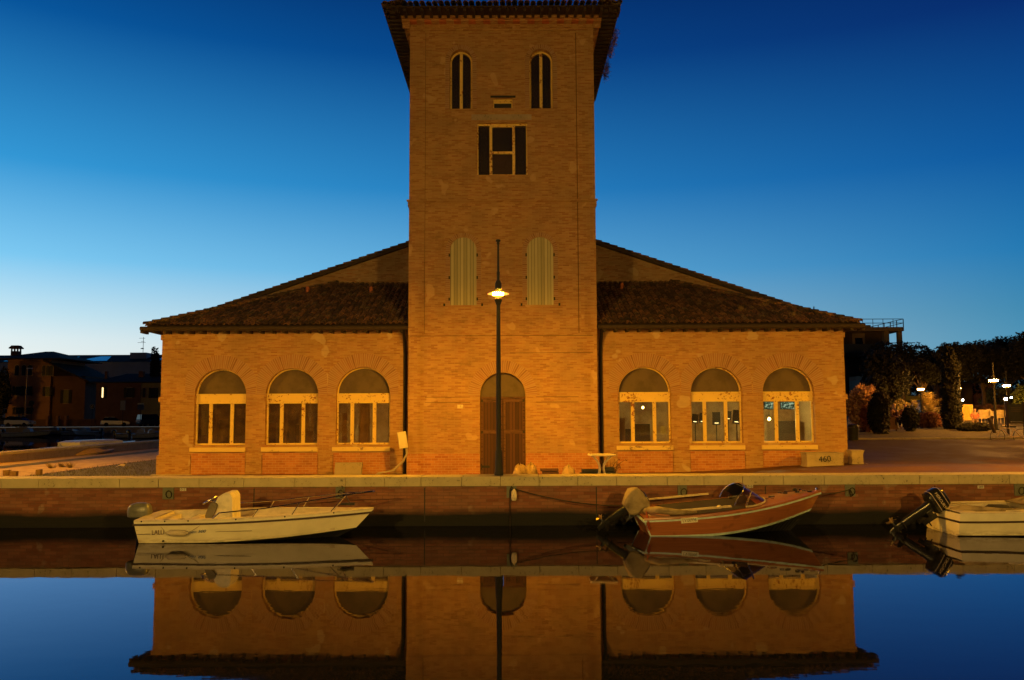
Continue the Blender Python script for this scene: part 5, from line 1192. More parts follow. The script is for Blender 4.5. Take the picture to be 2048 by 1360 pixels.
MB().tube([(x, 138, .95), (x, 138, t_*.6), (x+.05, 138, t_)], [.11, .09, .07], 8).build('pole', plain('rusty_pole', (.3, .16, .08), .6), r); MB().loft([[Vector((x-.1+k*.9, 138+dy, t_+dz)) for dy, dz in ((-.15, -.05), (.15, -.05), (.1, .1), (-.1, .1))] for k in (0, 1)]).build('lamp_head', M_iw, r)
# garden wall, gate and hedge of the villa
mb = MB(); x0, x1 = W(66, 848, 143).x, W(190, 848, 143).x; mb.box(x0, x1, 143, 143.3, .9, 2.1)
fe = root('garden_wall', ((x0+x1)/2, 143, .95), 'dark low garden wall with gate pillars between the two houses', 'wall'); mb.build('wall', M_hwall2, fe)
for px in (95, 115, 132): x = W(px, 840, 142.9).x; MB().box(x-.2, x+.2, 142.7, 143.4, .9, 2.7).build('pillar', M_hwall, fe)
# ------------------------------------------------------------------ trees
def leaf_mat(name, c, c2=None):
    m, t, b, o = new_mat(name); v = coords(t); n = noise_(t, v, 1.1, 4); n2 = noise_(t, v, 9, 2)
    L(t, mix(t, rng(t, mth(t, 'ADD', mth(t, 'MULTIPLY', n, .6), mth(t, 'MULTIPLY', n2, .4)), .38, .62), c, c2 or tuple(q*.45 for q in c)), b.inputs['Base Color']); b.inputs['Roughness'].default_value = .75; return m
M_pine = leaf_mat('pine_foliage', (.007, .008, .003)); M_bark = plain('bark', (.07, .045, .03), .9, scale=8, bmp=.5)
def crown(mb, blobs, n, s, shell=.55):
    tot = sum(b_[1][0]*b_[1][1]*b_[1][2] for b_ in blobs)**1.0
    for c, r in blobs:
        c = Vector(c)
        for k in range(int(n*(r[0]*r[1]*r[2])/tot)+30):
            u = Vector([random.gauss(0, 1) for _ in range(3)]).normalized(); f = (shell+(1-shell)*random.random()**.6)*(1+.28*noise.noise(u*2.3+c*.7))
            p = c+Vector((u.x*r[0], u.y*r[1], u.z*r[2]))*f; a = Vector([random.uniform(-1, 1) for _ in range(3)]).normalized(); b_ = a.orthogonal().normalized(); q = s*random.uniform(.5, 1.3)
            mb.add([p-a*q, p+b_*q*.45, p+a*q, p-b_*q*.45], [(0, 1, 2, 3)])
def tree(x, y, ht, cw, label, kind='pine_tree', cat='tree', n=2600, s=.15, mat=None, seed=0, cz=.55, group=None, trunk=.2):
    random.seed(seed); g = gz(x, y) if x > -20 else .95; r = root(kind, (x, y, g), label, cat, group); mb = MB()
    mb.tube([(x, y, g-.1), (x+.1, y, g+ht*cz*.6), (x-.1, y, g+ht*.8)], [trunk, trunk*.75, trunk*.3], 8)
    bl = []
    for k in range(9):
        a = random.uniform(0, 6.28); rr = random.uniform(.1, .62)*cw; zz = g+ht*(cz+(1-cz)*random.uniform(.15, .8)); bl.append(((x+rr*math.cos(a), y+rr*math.sin(a), zz), (cw*random.uniform(.32, .5), cw*random.uniform(.32, .5), ht*(1-cz)*random.uniform(.22, .36))))
        mb.tube([(x, y, g+ht*cz*.75), bl[-1][0]], [trunk*.4, trunk*.12], 5)
    bl.append(((x, y, g+ht*(cz+(1-cz)*.62)), (cw*.45, cw*.45, ht*(1-cz)*.40)))
    mb.build('trunk', M_bark, r, smooth=True); mb = MB(); crown(mb, bl, n, s); mb.build('crown', mat or M_pine, r, recalc=False); return r
def T(px, top, Y, cwpx, label, **k):
    P = PY(px, top, Y); g = gz(P.x, Y) if P.x > -20 else .95; return tree(P.x, Y, P.z-g, cwpx/1680*Y/2, label, **k)
gp = 'dark pines along the park'
T(1755, 700, 58, 150, 'dark pine in front of the flats, next to the warehouse corner', seed=1, cz=.32, n=11000)
T(1800, 686, 66, 130, 'dark pine rising right of the roof terrace', seed=2, cz=.45, n=11000)
T(1868, 703, 72, 130, 'dark pine behind the spiky palms with the lowest crown top', seed=3, cz=.5, n=9000)
T(1905, 688, 62, 120, 'dark pine directly above the tall dark cypress', seed=4, cz=.5, n=9000)
T(1960, 690, 66, 140, 'dark pine above the yellow screen and largest lamp', seed=5, cz=.52, n=10000)
T(2010, 680, 72, 150, 'dark pine behind the two right hand lamps', seed=6, cz=.52, n=10000)
T(2062, 668, 64, 150, 'dark pine cut by the right edge, tallest on the skyline', seed=7, cz=.5, n=10000)
T(1842, 718, 60, 90, 'low dark pine over the park lamp with the palms', seed=8, cz=.6, n=5000)
T(1790, 735, 84, 200, 'farther dark pine filling the gap between the flats and the palms', seed=31, cz=.12, n=9000)
T(1900, 730, 88, 220, 'farther dark pine filling the gap behind the cypress', seed=32, cz=.12, n=9000)
T(2040, 725, 92, 200, 'farther dark pine filling the gap behind the right lamps', seed=33, cz=.12, n=9000)
random.seed(40)
def bush(px0, px1, top, bot, Y, label, mat, kind='shrub', cat='shrub', n=2500, s=.12, seed=0, dep=None, shell=.7):
    random.seed(seed); A, C_ = PY(px0, bot, Y), PY(px1, top, Y); g = gz((A.x+C_.x)/2, Y); w = (C_.x-A.x)/2; h_ = C_.z-g; dep = dep or w; cx = (A.x+C_.x)/2
    r = root(kind, (cx, Y, g), label, cat); mb = MB(); bl = [((cx, Y, g+h_*.5), (w*.92, dep*.9, h_*.48))]
    for k in range(8):
        a = random.uniform(0, 6.28); bl.append(((cx+w*.5*math.cos(a), Y+dep*.5*math.sin(a), g+h_*random.uniform(.2, .75)), (w*.5, dep*.5, h_*.26)))
    crown(mb, bl, n, s, shell); mb.build('foliage', mat, r, recalc=False)
    mb = MB(); 
    for k in range(5): mb.tube([(cx+random.uniform(-.1, .1), Y, g-.05), (cx+w*random.uniform(-.5, .5), Y+dep*random.uniform(-.3, .3), g+h_*.6)], [.04, .015], 5)
    mb.build('stem', M_bark, r); return r
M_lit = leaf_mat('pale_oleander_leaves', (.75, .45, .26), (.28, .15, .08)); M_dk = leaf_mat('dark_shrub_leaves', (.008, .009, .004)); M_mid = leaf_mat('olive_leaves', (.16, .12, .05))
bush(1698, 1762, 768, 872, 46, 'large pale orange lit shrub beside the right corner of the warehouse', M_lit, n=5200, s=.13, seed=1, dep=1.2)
bush(1738, 1778, 783, 872, 43.5, 'black round shrub in front of the pale orange lit shrub', M_dk, n=3500, seed=2, s=.12)
bush(1806, 1836, 812, 872, 46, 'low black conical shrub before the spiky palms', M_dk, n=2500, seed=3)
bush(1778, 1822, 800, 845, 56, 'brownish shrub behind the tan board', M_mid, n=2500, seed=4)
bush(1834, 1880, 824, 872, 50, 'dull reddish shrub between black cone shrub and the cypress', leaf_mat('reddish_leaves', (.2, .07, .04)), n=2500, seed=5)
bush(1916, 1984, 846, 873, 46, 'long low black hedge in front of the yellow screen', M_dk, kind='low_hedge', cat='hedge', n=3500, seed=6, dep=.6)
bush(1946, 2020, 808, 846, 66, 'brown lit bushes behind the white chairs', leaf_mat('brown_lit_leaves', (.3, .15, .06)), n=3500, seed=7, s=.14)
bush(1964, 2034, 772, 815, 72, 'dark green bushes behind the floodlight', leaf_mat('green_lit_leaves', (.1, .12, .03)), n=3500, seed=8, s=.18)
bush(2030, 2070, 768, 850, 58, 'green shrub at the right edge behind the notice board', leaf_mat('green_edge_leaves', (.1, .13, .03)), n=3000, seed=9, s=.15)
# cypress-like mass
P = PY(1898, 700, 48); g = gz(P.x, 48); random.seed(50); r = root('cypress', (P.x, 48, g), 'tall broad black cypress between the palms and the yellow screen', 'tree'); mb = MB()
mb.tube([(P.x, 48, g-.1), (P.x, 48, P.z-1)], [.25, .05], 8); mb.build('trunk', M_bark, r); mb = MB(); hh = P.z-g
crown(mb, [((P.x+random.uniform(-.08, .08), 48, g+hh*f), (w_, w_, hh*.16)) for f, w_ in ((.08, .5), (.2, .52), (.34, .5), (.48, .5), (.62, .5), (.76, .5), (.88, .4))], 9000, .12, .5); mb.build('crown', M_dk, r, recalc=False)
# palms
def palm(px, top, bot, Y, wpx, label, seed, n=46):
    random.seed(seed); P = PY(px, bot, Y); g = gz(P.x, Y); top_ = PY(px, top, Y).z; hc = g+(top_-g)*.45; w = wpx/1680*Y/2; r = root('spiky_palm', (P.x, Y, g), label, 'palm'); mb = MB()
    MB().tube([(P.x, Y, g-.1), (P.x, Y, hc)], [.14, .18], 8).build('trunk', M_bark, r)
    for k in range(n):
        a = random.uniform(0, 6.28); e = random.uniform(-.25, 1.35); l = w*random.uniform(.8, 1.15); dd = Vector((math.cos(a)*math.cos(e), math.sin(a)*math.cos(e), math.sin(e)*(top_-hc)/w)); sd = Vector((-math.sin(a), math.cos(a), 0))*.05
        c0 = Vector((P.x, Y, hc)); p1 = c0+dd*l*.6; p2 = c0+dd*l-Vector((0, 0, .12)); mb.add([c0-sd*.5, c0+sd*.5, p1+sd, p1-sd, p2], [(0, 1, 2, 3), (3, 2, 4)])
        for q_ in range(5):
            f = .35+.13*q_; pp = c0+dd*l*f
            for s_ in (-1, 1): mb.add([pp, pp+dd*.06, pp+dd*.2*w+sd*s_*7*w], [(0, 1, 2)])
    mb.build('fronds', leaf_mat('palm_leaf', (.40, .30, .10), (.2, .14, .05)), r, recalc=False)
palm(1861, 783, 850, 57, 50, 'upper spiky palm lit yellow, beside the park lamp', 3)
palm(1862, 806, 850, 52.5, 44, 'lower spiky palm with fan leaves in front of the taller palm', 4)
palm(1832, 800, 850, 60, 30, 'small lit palm left of the lamp pole', 5, 26)
# left trees
T(309, 700, 150, 26, 'dark tree rising beside the warehouse corner over the far houses', seed=21, cz=.2, n=1800, kind='leafy_tree', s=.3)
T(2, 742, 146, 44, 'black tree at the left edge beside the villa', seed=22, cz=.2, n=2000, kind='leafy_tree', s=.3)
bush(28, 56, 826, 846, 143.5, 'low garden shrub behind the pale car', leaf_mat('garden_leaves', (.12, .08, .03)), seed=23, n=500, s=.2)
# ------------------------------------------------------------------ right side buildings
YA = 88.; ap = root('apartment_block', (PY(1745, 760, YA).x, YA, 2.3), 'dark flats with a railed roof terrace above the trees at the right', 'building')
zr0, zr1 = PY(1750, 664, YA).z, PY(1750, 656, YA).z; xa, xb, xc_ = PY(1640, 700, YA).x, PY(1765, 700, YA).x, PY(1801, 700, YA).x
M_flat = plain('flat_brown_render', (.09, .06, .04), .9, scale=.5); M_flatt = plain('flat_pale_trim', (.3, .22, .13), .9, scale=.5)
MB().box(xa, xb, YA, YA+14, 2, zr0).build('wall', M_flat, ap); MB().box(xa, xc_, YA-1.0, YA+14, zr0+.003, zr1).build('roof_slab', M_flatt, ap)
MB().box(xb+.01, xb+.55, YA-.5, YA+1, PY(1750, 690, YA).z, zr0).build('wall_end', M_flatt, ap)
x = PY(1794, 680, YA).x; MB().box(x-.2, x+.2, YA-.8, YA-.3, 2.3, zr0).build('column', M_flatt, ap)
mb = MB(); zb_ = PY(1750, 690, YA).z; mb.box(xa, xc_+.4, YA-1.5, YA+13, zb_-1.3, zb_-.9); mb.build('balcony_slab', M_flat, ap); MB().box(xa, xb-.5, YA-1.5, YA-1.42, zb_-.9, zb_).build('balcony_parapet', plain('bluish_parapet', (.08, .09, .1), .8), ap)
mb = MB(); zt_ = PY(1750, 640, YA).z
for z_ in (zt_, (zt_+zr1)/2): mb.tube([(xa, YA-.9, z_), (xc_, YA-.9, z_), (xc_, YA+13, z_)], .035, 5)
for k in range(9): x = xa+(xc_-xa)*k/8; mb.tube([(x, YA-.9, zr1), (x, YA-.9, zt_)], .03, 5)
for k in range(10): mb.tube([(xc_, YA-.9+k*1.5, zr1), (xc_, YA-.9+k*1.5, zt_)], .05, 5)
mb.tube([(xb, YA-1.4, zb_+.1), (xc_+.9, YA-1.4, zb_+.1)], .04, 5); mb.build('terrace_railing', M_iron, ap)
x = PY(1744, 655, YA).x; MB().box(x-.3, x+.3, YA+1, YA+1.6, zr1, PY(1744, 648, YA).z).build('chimney', M_flatt, ap)
x = PY(1717, 680, YA).x; f = MB().box(x-.65, x+.65, YA-.08, YA-.002, PY(1717, 690, YA).z, PY(1717, 667, YA).z).build('window', M_flatt, ap); MB().box(x-.4, x+.4, YA-.12, YA-.081, PY(1717, 690, YA).z, PY(1717, 676, YA).z).build('pane', M_carglass, f)
mb = MB(); c = PY(1628, 640, 80); t_ = PY(1628, 613, 80).z; mb.tube([(c.x, 80, 5), (c.x, 80, t_)], .04, 5); mb.tube([(c.x-.6, 80, t_-.3), (c.x+.3, 80, t_-.3)], .03, 4); mb.tube([(c.x-.55, 80, t_-.5), (c.x-.55, 80, t_-.1)], .02, 4); mb.tube([(c.x+.1, 80, t_-.6), (c.x+.1, 80, t_)], .02, 4)
thing(mb, 'rooftop_antenna', M_iron, 'thin television antenna standing up behind the right roof slope', 'antenna')
YB = 78.; x0, x1 = PY(1768, 780, YB).x, PY(1838, 780, YB).x; tz0, tz1 = PY(1800, 792, YB).z, PY(1800, 766, YB).z
te = root('terrace_bar', ((x0+x1)/2, YB, 2.2), 'low terrace building with green columns glimpsed between hedge and park lamp', 'building')
MB().box(x0, x1, YB+1.5, YB+8, 2.1, tz1+.5).build('wall', plain('teal_dark_wall', (.05, .07, .06), .8), te); MB().box(x0, x1, YB-.2, YB+1.49, tz0-.4, tz0).build('terrace_edge', plain('olive_edge', (.34, .32, .08), .8), te); MB().box(x0, x1, YB-.3, YB+8, tz1+.5, tz1+.9).build('roof', M_flat, te)
for px, m_ in ((1797, plain('green_paint', (.12, .4, .16), .6)), (1811, M_hy)): x = PY(px, 780, YB).x; MB().box(x-.14, x+.14, YB-.1, YB+.18, tz0, tz1+.5).build('column', m_, te)
YR = 86.; x0, x1 = PY(1946, 780, YR).x, PY(1992, 780, YR).x; rh = root('pink_house', ((x0+x1)/2, YR, 2.3), 'small orange pink house wall behind the largest park lamp', 'house')
MB().box(x0, x1, YR, YR+8, 2.2, PY(1960, 766, YR).z).build('wall', plain('salmon_render', (.6, .28, .16), .9), rh); MB().box(x0-.2, x1, YR-.06, YR-.002, PY(1960, 787, YR).z, PY(1960, 782, YR).z).build('string_course', M_hwall2, rh); MB().box(x0-.4, x1+.4, YR-.4, YR+8.4, PY(1960, 766, YR).z+.003, PY(1960, 763, YR).z).build('roof', M_hroof, rh)
x = PY(1967, 772, YR).x; f = MB().box(x-.4, x+.4, YR-.05, YR-.002, PY(1967, 780, YR).z, PY(1967, 770, YR).z).build('window', M_hwall2, rh)
YC = 82; x0, x1 = PY(1916, 780, YC).x, PY(1945, 780, YC).x; dh = root('dark_shed', ((x0+x1)/2, YC, 2.3), 'dark shed wall between the cypress and the pink house', 'building'); MB().box(x0, x1, YC, YC+6, 2.2, PY(1930, 765, YC).z).build('wall', M_flat, dh); MB().box(x0-.3, x1+.3, YC-.3, YC+6.3, PY(1930, 765, YC).z+.003, PY(1930, 763, YC).z).build('roof', M_hroof, dh)
# park furniture
def onP(px, Y): x = PY(px, 850, Y).x; return Vector((x, Y, gz(x, Y)))
YP = 58.
P = onP(1934, YP); w = 23/1680*YP/2; zt_ = PY(1934, 810, YP).z
r = root('yellow_screen', P, 'bright yellow canvas screen on a frame beside the cypress', 'screen')
mb = MB(); rr = [[Vector((P.x+x*w, YP+.04*math.sin(x*5), z)) for x in (-1, -.6, -.2, .2, .6, 1)] for z in (P.z+.1, (P.z+zt_)/2, zt_)]; mb.loft(rr, cap=False, closed=False); mb.build('canvas', plain('yellow_canvas', (.8, .55, .12), .9, var=.15), r, smooth='all')
mb = MB()
for a, b_ in (((-w, P.z), (-w, zt_)), ((w, P.z), (w, zt_)), ((-w, zt_), (w, zt_)), ((-.1, zt_), (-w*.6, P.z)), ((.1, zt_), (w*.9, P.z))): mb.tube([(P.x+a[0], YP-.08, a[1]), (P.x+b_[0], YP-.08, b_[1])], .03, 5)
mb.build('frame', plain('yellow_frame', (.8, .6, .2), .6), r)
M_wick = plain('white_wicker', (.75, .62, .38), .7)
def chair(px, Y, rz, label, s_=1.0):
    P = onP(px, Y); r = root('wicker_chair', (0, 0, 0), label, 'chair', 'white wicker chairs on the terrace')
    MB().lathe([(.26, .38), (.28, .40), (.28, .44), (.25, .46)], (0, 0, 0), 16).build('seat', M_wick, r)
    mb = MB(); rr = []
    for z, q_ in ((.45, .27), (.62, .31), (.82, .36), (.86, .37)): rr.append([Vector((q_*math.cos(a), q_*math.sin(a), z-(.0 if abs(a-math.pi/2) < 1.3 else .16*(z-.4)/.46))) for a in [(-.25+1.5*k/14+.0)*math.pi*.93 for k in range(-0, 15)]])
    mb.loft(rr, cap=False, closed=False)
    mb.build('backrest', M_wick, r, smooth='all')
    for sx in (-1, 1):
        for sy in (-1, 1): MB().tube([(sx*.2, sy*.2, .4), (sx*.24, sy*.24, 0)], .022, 6).build('leg', M_wick, r)
    r.location = P; r.rotation_euler = (0, 0, R_(rz)); r.scale = (s_, s_, s_); return r
chair(1967, 52, 180, 'widest white wicker chair with its back to the viewer, left of the leaning post', 1.15)
chair(1987, 58, 60, 'white wicker chair between the leaning post and the lamp pole')
chair(1999, 54, 180, 'white wicker chair just right of the largest lamp pole', 1.05)
chair(2012, 56, 120, 'white wicker chair next to the notice board')
def ptable(px, Y, label):
    P = onP(px, Y); r = root('round_table', P, label, 'table', 'small white round tables on the terrace'); MB().lathe([(.36, .70), (.38, .71), (.38, .735), (.36, .74)], P, 20).build('table_top', M_wick, r); MB().lathe([(.2, 0), (.2, .02), (.03, .05), (.03, .70)], P, 10).build('leg', M_wick, r)
ptable(1981, 55, 'small white round table left of the largest lamp pole'); ptable(2010, 52, 'small white round table beside the notice board')
# people
def person(px, Y, rz, label, shirt, legs, hair, sit=True, s_=1.0):
    P = onP(px, Y); r = root('person', (0, 0, 0), label, 'person'); hz = .45 if sit else .92
    def skin(name, V, E, mat, sub=1):
        me = bpy.data.meshes.new(name); me.from_pydata([v_[0] for v_ in V], E, []); o = bpy.data.objects.new(name, me); COL.objects.link(o); o.modifiers.new('s', 'SKIN'); 
        if sub: o.modifiers.new('u', 'SUBSURF').levels = sub
        bpy.context.view_layer.update()
        for i, v_ in enumerate(V): me.skin_vertices[0].data[i].radius = (v_[1], v_[1]*(v_[2] if len(v_) > 2 else 1)); me.skin_vertices[0].data[i].use_root = (i == 0)
        bpy.context.view_layer.update(); m2 = bpy.data.meshes.new_from_object(o.evaluated_get(bpy.context.evaluated_depsgraph_get())); bpy.data.objects.remove(o)
        m2.name = name; n_ = bpy.data.objects.new(name, m2); COL.objects.link(n_); m2.materials.clear(); m2.materials.append(mat); n_.parent = r
        for p in m2.polygons: p.use_smooth = True
        return n_
    V = [((0, 0, hz), .13), ((0, .0, hz+.25), .12), ((0, .0, hz+.46), .11), ((0, .01, hz+.55), .05), ((0, .0, hz+.62), .075), ((0, .0, hz+.72), .09), ((0, 0, hz+.80), .05)]; E = [(i, i+1) for i in range(6)]
    def chain(start, pts):
        b_ = start
        for p, rr in pts: V.append((p, rr)); E.append((b_, len(V)-1)); b_ = len(V)-1
        return b_
    for sx in (-1, 1):
        h_ = chain(2, [((sx*.17, 0, hz+.44), .055), ((sx*.22, -.04, hz+.2), .042), ((sx*.16, -.26, hz+.14), .032), ((sx*.14, -.32, hz+.14), .03)])
        for k in range(5): chain(h_, [((sx*.14+(k-2)*.017, -.36-(.01 if k in (1, 2, 3) else -.01), hz+.135), .008), ((sx*.14+(k-2)*.019, -.385, hz+.115), .007)])
        if sit: chain(0, [((sx*.1, -.05, hz-.01), .085), ((sx*.12, -.42, hz+.02), .06), ((sx*.12, -.45, .1), .04), ((sx*.12, -.47, .04), .04), ((sx*.12, -.6, .03), .03)])
        else: chain(0, [((sx*.09, 0, hz-.06), .09), ((sx*.1, -.02, .48), .062), ((sx*.1, .02, .1), .042), ((sx*.1, .0, .04), .04), ((sx*.1, -.14, .03), .03)])
    b = skin('body', V, E, plain('skin', (.5, .3, .2), .6))
    skin('shirt', [((0, 0, hz+.02), .15), ((0, 0, hz+.25), .145), ((0, 0, hz+.45), .13), ((-.18, 0, hz+.44), .07), ((-.23, -.04, hz+.22), .058), ((.18, 0, hz+.44), .07), ((.23, -.04, hz+.22), .058)], [(0, 1), (1, 2), (2, 3), (3, 4), (2, 5), (5, 6)], shirt)
    if sit: skin('trousers', [((0, .02, hz), .14)]+[((sx*.1, -.05, hz), .10) for sx in (-1, 1)]+[((sx*.12, -.42, hz+.02), .075) for sx in (-1, 1)]+[((sx*.12, -.45, .14), .06) for sx in (-1, 1)], [(0, 1), (0, 2), (1, 3), (2, 4), (3, 5), (4, 6)], legs)
    skin('hair', [((0, .02, hz+.74), .095), ((0, .03, hz+.80), .08)], [(0, 1)], hair)
    mb = MB(); 
    for sx in (-1, 1): mb.lathe([(.012, -.006), (.014, 0), (.012, .006)], (sx*.033, -.088, hz+.725), 8)
    mb.build('eyes', M_black, r); mb = MB(); mb.lathe([(.013, -.02), (.012, 0), (.004, .03)], (0, -.098, hz+.69), 6); mb.tube([(-.025, -.088, hz+.655), (.025, -.088, hz+.655)], .006, 5); mb.build('nose_and_mouth', plain('lips', (.4, .16, .12), .6), r)
    r.location = P; r.rotation_euler = (0, 0, R_(rz)); r.scale = (s_, s_, s_)
M_hair = plain('dark_hair', (.02, .012, .008), .7)
person(1951, 50, -30, 'person in a pink top sitting left of the widest white chair', plain('pink_top', (.6, .2, .14), .8), plain('beige_trousers', (.3, .2, .12), .8), M_hair, s_=.9)
person(1790, 49.5, 20, 'person sitting behind the tan board, turned to the other guest', plain('brown_top', (.12, .06, .04), .8), M_navy, plain('fair_hair', (.3, .2, .1), .7), s_=1.15)
person(1812, 49, -20, 'person with a pale face sitting right of the other guest behind the tan board', plain('rust_top', (.3, .1, .05), .8), M_navy, M_hair, s_=1.15)
# tan board, bin, post, notice board, floodlights, bike
YD = 46.; A, C_ = PY(1771, 858, YD), PY(1797, 834, YD); g = gz(A.x, YD); r = root('tan_board', ((A.x+C_.x)/2, YD, g), 'tan sloping board standing low between the black shrubs', 'board')
mb = MB(); mb.loft([[Vector((x, YD+sk, z)) for x, sk in ((A.x-.05+ins, dy), (C_.x-ins*.3, dy), (C_.x-ins*.3, dy+.06), (A.x-.05+ins, dy+.06))] for z, dy, ins in ((g+.12, 0, 0), (C_.z, .3, .12))]); mb.build('panel', plain('tan_panel', (.22, .11, .06), .8, scale=2), r)
mb = MB(); 
for x in (A.x+.05, C_.x-.1): mb.box(x-.03, x+.03, YD+.1, YD+.16, g, C_.z-.1)
mb.build('leg', M_bark, r)
P = onP(1706, 39); w = .24; r = root('litter_bin', P, 'dark litter bin by the right corner of the warehouse', 'bin'); zt_ = PY(1706, 850, 39).z
MB().lathe([(.2, 0), (.21, .02), (.24, (zt_-P.z)*.8), (.25, (zt_-P.z)*.82)], P, 14).build('bin_body', plain('dark_green_bin', (.03, .03, .02), .6), r, smooth=True); MB().lathe([(.26, 0), (.26, .06), (.2, .14), (.05, .16)], P+Vector((0, 0, (zt_-P.z)*.84)), 14).build('lid', M_iron, r, smooth=True)
A, C_ = PY(1978, 836, 44), PY(1989, 864, 44); mb = MB(); mb.tube([A, C_, C_+(C_-A)*.3], .09, 8); thing(mb, 'leaning_post', M_bark, 'thick dark post leaning between the white chairs and the bicycle', 'post')
YN = 42.; A, C_ = PY(2018, 843, YN), PY(2045, 808, YN); g = gz(A.x, YN); r = root('notice_board', ((A.x+C_.x)/2, YN, g), 'grey notice board on two posts at the right edge', 'notice board')
MB().box(A.x, C_.x, YN, YN+.06, A.z, C_.z).build('panel', plain('grey_panel', (.06, .06, .065), .6, scale=5), r); mb = MB()
for x in (A.x-.05, C_.x+.05): mb.box(x-.04, x+.04, YN-.02, YN+.08, g-.1, C_.z+.1)
mb.box(A.x-.1, C_.x+.25, YN-.2, YN-.02, A.z-.1, A.z-.03); mb.build('post', M_bark, r)
mb = MB(); 
for k in range(3): mb.box(A.x+.12, C_.x-.12, YN-.004, YN-.001, C_.z-.2-k*.09, C_.z-.16-k*.09)
mb.build('printed_lines', plain('faded_print', (.15, .1, .08), .8), r)
def flood(px, py, Y, rad, label, st, col=(1., .95, .75)):
    P = PY(px, py, Y); g = gz(P.x, Y); r = root('floodlight', (P.x, Y, g), label, 'floodlight'); MB().tube([(P.x, Y+.1, g), (P.x, Y+.1, P.z)], .035, 6).build('post', M_iron, r)
    MB().cbox(P, (rad*2.3, .12, rad*1.8)).build('housing', M_iron, r); MB().lathe([(rad, 0), (rad, .01)], (0, 0, 0), 14)
    mb = MB(Matrix.Translation(P-Vector((0, .065, 0))) @ Matrix.Rotation(math.pi/2, 4, 'X')); mb.lathe([(rad*.9, 0), (rad*.95, .02), (rad*.5, .04)], (0, 0, 0), 14); mb.build('lens', emit('flood_'+str(px), col, st), r)
flood(2010, 798, 50, .09, 'bright white floodlight left of the notice board', 160)
flood(2021, 795, 60, .06, 'small white lamp right of the bright floodlight', 60); flood(1924, 800, 57, .09, 'small spotlight mounted beside the dark cypress', 12)
# bicycle
YK = 38.5; bx = PY(1995, 872, YK); g = gz(bx.x, YK); r = root('bicycle', (bx.x, YK, g), 'pale framed bicycle parked by the kerb at the right edge', 'bicycle')
kp = lambda px, py: PY(px, py, YK)
rear, bb, hd_, st_, fr_ = kp(2041, 873), kp(2022, 873.5), kp(2003.5, 856), kp(2027, 857), kp(1995, 873)
gb = min(rear.z, bb.z)-.34
M_bike = plain('pale_bike_paint', (.55, .38, .2), .4)
mb = MB()
for a, b_ in ((hd_, st_), (hd_+Vector((.0, 0, -.06)), bb), (st_, bb), (st_, rear), (bb, rear), (hd_+Vector((-.02, 0, .06)), fr_)): mb.tube([a, b_], .022, 6)
mb.build('frame', M_bike, r, smooth=True)
for c in (rear, fr_):
    mb = MB(); mb.tube([c+Vector((.33*math.cos(a), 0, .33*math.sin(a))) for a in [i*math.pi/14 for i in range(29)]], .012, 6, cap=False)
    wl = mb.build('wheel', M_tyre, r, smooth=True); mb = MB()
    for k in range(12): a = k*math.pi/6; mb.tube([c, c+Vector((.31*math.cos(a), 0, .31*math.sin(a)))], .003, 3)
    mb.build('spokes', M_chrome, wl)
MB().loft([[st_+Vector((-.02+a, b_, z)) for a, b_ in rrect(.14, .06, 3)] for z in (.05, .10)]).build('saddle', M_black, r); mb = MB(); t_ = hd_+Vector((-.02, 0, .16)); mb.tube([t_+Vector((.08, -.26, 0)), t_+Vector((-.04, -.15, .03)), t_+Vector((-.04, .15, .03)), t_+Vector((.08, .26, 0))], .014, 6); mb.tube([hd_, t_], .014, 6); mb.build('handlebar', M_chrome, r)
# park lawn behind the kerb, kerb, painted line, scattered litter
def strip_z(x, y): return gz(x, y)+.02
sheet('park_lawn', frange([(14.5, 60, 1.5)]), frange([(39.6, 100, 2)]), strip_z, M_grass)
mb = MB(); kx = 13.
while kx < 60: mb.box(kx, kx+.98, 39.3, 39.55, gz(kx, 39.4)-.05, gz(kx+.5, 39.4)+.07); kx += 1.0
k = mb.build('park_kerb', M_concrete, None); k['kind'] = 'structure'
a, b_ = PZ(1727, 921.5, 1.0), PZ(1897, 941, 1.12); mb = MB(); mb.add([(a.x, a.y, gz(a.x, a.y)+.01), (a.x, a.y+.12, gz(a.x, a.y)+.01), (b_.x, b_.y+.05, gz(b_.x, b_.y)+.01), (b_.x, b_.y-.03, gz(b_.x, b_.y)+.01)], [(0, 1, 2, 3)])
n_ = 14; mb = MB(); mb.loft([[Vector((x, y+dy, gz(x, y+dy)+.012)) for dy in (0, .1)] for x, y in [(a.x+(b_.x-a.x)*i/n_, a.y+(b_.y-a.y)*i/n_) for i in range(n_+1)]], cap=False, closed=False)
k = mb.build('painted_line', plain('worn_line_paint', (.6, .45, .25), .8), None, recalc=False); k['kind'] = 'structure'
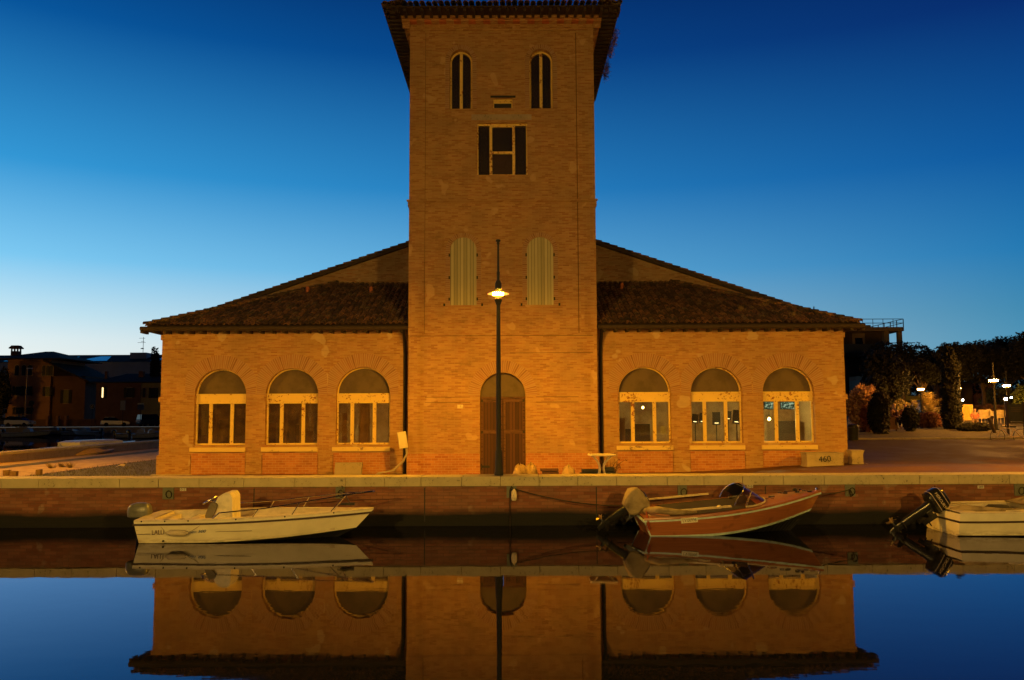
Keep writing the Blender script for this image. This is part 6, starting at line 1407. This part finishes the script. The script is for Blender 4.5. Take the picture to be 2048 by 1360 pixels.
# ------------------------------------------------------------------ things inside the warehouse
M_bulb = emit('bulb', (1., .8, .3), 2600)
def bulb(px, py, Y, label, rad=.035):
    P = PY(px, py, Y); r = root('hanging_bulb', P, label, 'lamp'); MB().lathe([(.01, -rad), (rad*.8, -rad*.6), (rad, 0), (rad*.8, rad*.6), (.01, rad)], P, 12).build('bulb', M_bulb, r, smooth=True); MB().tube([P+Vector((0, 0, rad)), Vector((P.x, Y, 5.6))], .006, 4).build('cord', M_black, r)
bulb(1538.5, 838, 32.2, 'bright bare bulb inside the rightmost arched window', .035); bulb(1286, 815, 33, 'small bare bulb inside the first window right of the tower', .018); bulb(739, 854, 33.5, 'bare bulb seen through the window left of the tower', .018)
M_strip = emit('display_strip', (1., .8, .4), 5)
def display(px0, px1, y0, y1, Y, label, tilt=6):
    A, C_ = PY(px0, y1, Y), PY(px1, y0, Y); r = root('display_stand', ((A.x+C_.x)/2, Y, .86), label, 'display stand', 'display stands inside the right wing'); c = (A+C_)/2; w_, h_ = C_.x-A.x, C_.z-A.z
    M_ = Matrix.Translation(c) @ Matrix.Rotation(R_(tilt), 4, 'Y'); mb = MB(M_); mb.cbox((0, 0, 0), (w_, .06, h_)); mb.build('panel', plain('dark_panel', (.06, .05, .03), .5), r); mb = MB(M_); mb.cbox((0, -.05, -h_*.35), (w_*.5, .02, .018)); mb.build('light_strip', M_strip, r)
    mb = MB(); mb.box(c.x-.012, c.x+.012, Y-.02, Y+.02, .86, A.z+.05); mb.build('stand', M_iron, r)
display(1384, 1396, 828, 846, 32.5, 'tilted dark display panel with a light strip at the left of the middle right window'); display(1399, 1411, 826, 846, 33, 'second tilted display panel from the left in the middle right window'); display(1450, 1462, 822, 840, 33, 'tilted display panel behind the right pane of the middle window'); display(1466, 1480, 820, 848, 32.3, 'rightmost tilted display panel in the middle right window'); display(1425, 1440, 824, 850, 33.6, 'upright dark display panel in the centre pane of the middle window', 0)
for k, (px0, px1) in enumerate(((1528, 1549), (1561, 1589), (1601, 1610))):
    A, C_ = PY(px0, 819, 33.8), PY(px1, 803, 33.8); r = root('backlit_sign', ((A.x+C_.x)/2, 33.8, A.z), ('left', 'middle', 'right')[k]+' bluish backlit picture high inside the rightmost arched window', 'light box', 'backlit pictures in the right wing'); MB().box(A.x, C_.x, 33.8, 33.86, A.z, C_.z).build('box', M_iron, r)
    m = emit('backlit_'+str(k), (.5, .7, .45), 1); t = m.node_tree; v = coords(t, (3, 1, 5)); nz = noise_(t, v, 2.2, 4, .7); e = [n_ for n_ in t.nodes if n_.type == 'EMISSION'][0]; t.links.new(ramp(t, nz, [(.42, (.01, .02, .01)), (.52, (.1, .2, .14)), (.6, (.6, .8, .7)), (.7, (.9, .8, .5))]), e.inputs[0]); MB().box(A.x+.02, C_.x-.02, 33.78, 33.799, A.z+.02, C_.z-.02).build('picture', m, r)
    MB().tube([((A.x+C_.x)/2, 33.83, C_.z), ((A.x+C_.x)/2, 33.83, 5.6)], .01, 4).build('hanger', M_black, r)
A, C_ = PY(1321, 868, D2+.3), PY(1331, 852, D2+.3); mb = MB(); mb.box(A.x, C_.x, D2+.28, D2+.285, A.z, C_.z); thing(mb, 'paper_notice', plain('pale_paper', (.6, .5, .3), .8), 'small pale paper notice inside the first window right of the tower', 'notice')
for k, (px0, px1, y0, lb) in enumerate(((1240, 1262, 858, 'dark cabinet at the left inside the first window right of the tower'), (1270, 1300, 848, 'dark cabinet in the centre of the first window right of the tower'), (1562, 1590, 842, 'tall dark cabinet inside the rightmost window'), (437, 460, 840, 'dark cupboard inside the leftmost arched window'), (590, 600, 850, 'narrow dark cupboard in the second window from the left'))):
    A, C_ = PY(px0, 886, 33), PY(px1, y0, 33); mb = MB(); mb.box(A.x, C_.x, 33, 33.6, .86, C_.z); mb.box(A.x+.03, C_.x-.03, 32.98, 32.999, 1.0, C_.z-.05); thing(mb, 'cabinet', plain('cabinet_dark', (.05, .035, .02), .6), lb, 'cabinet')
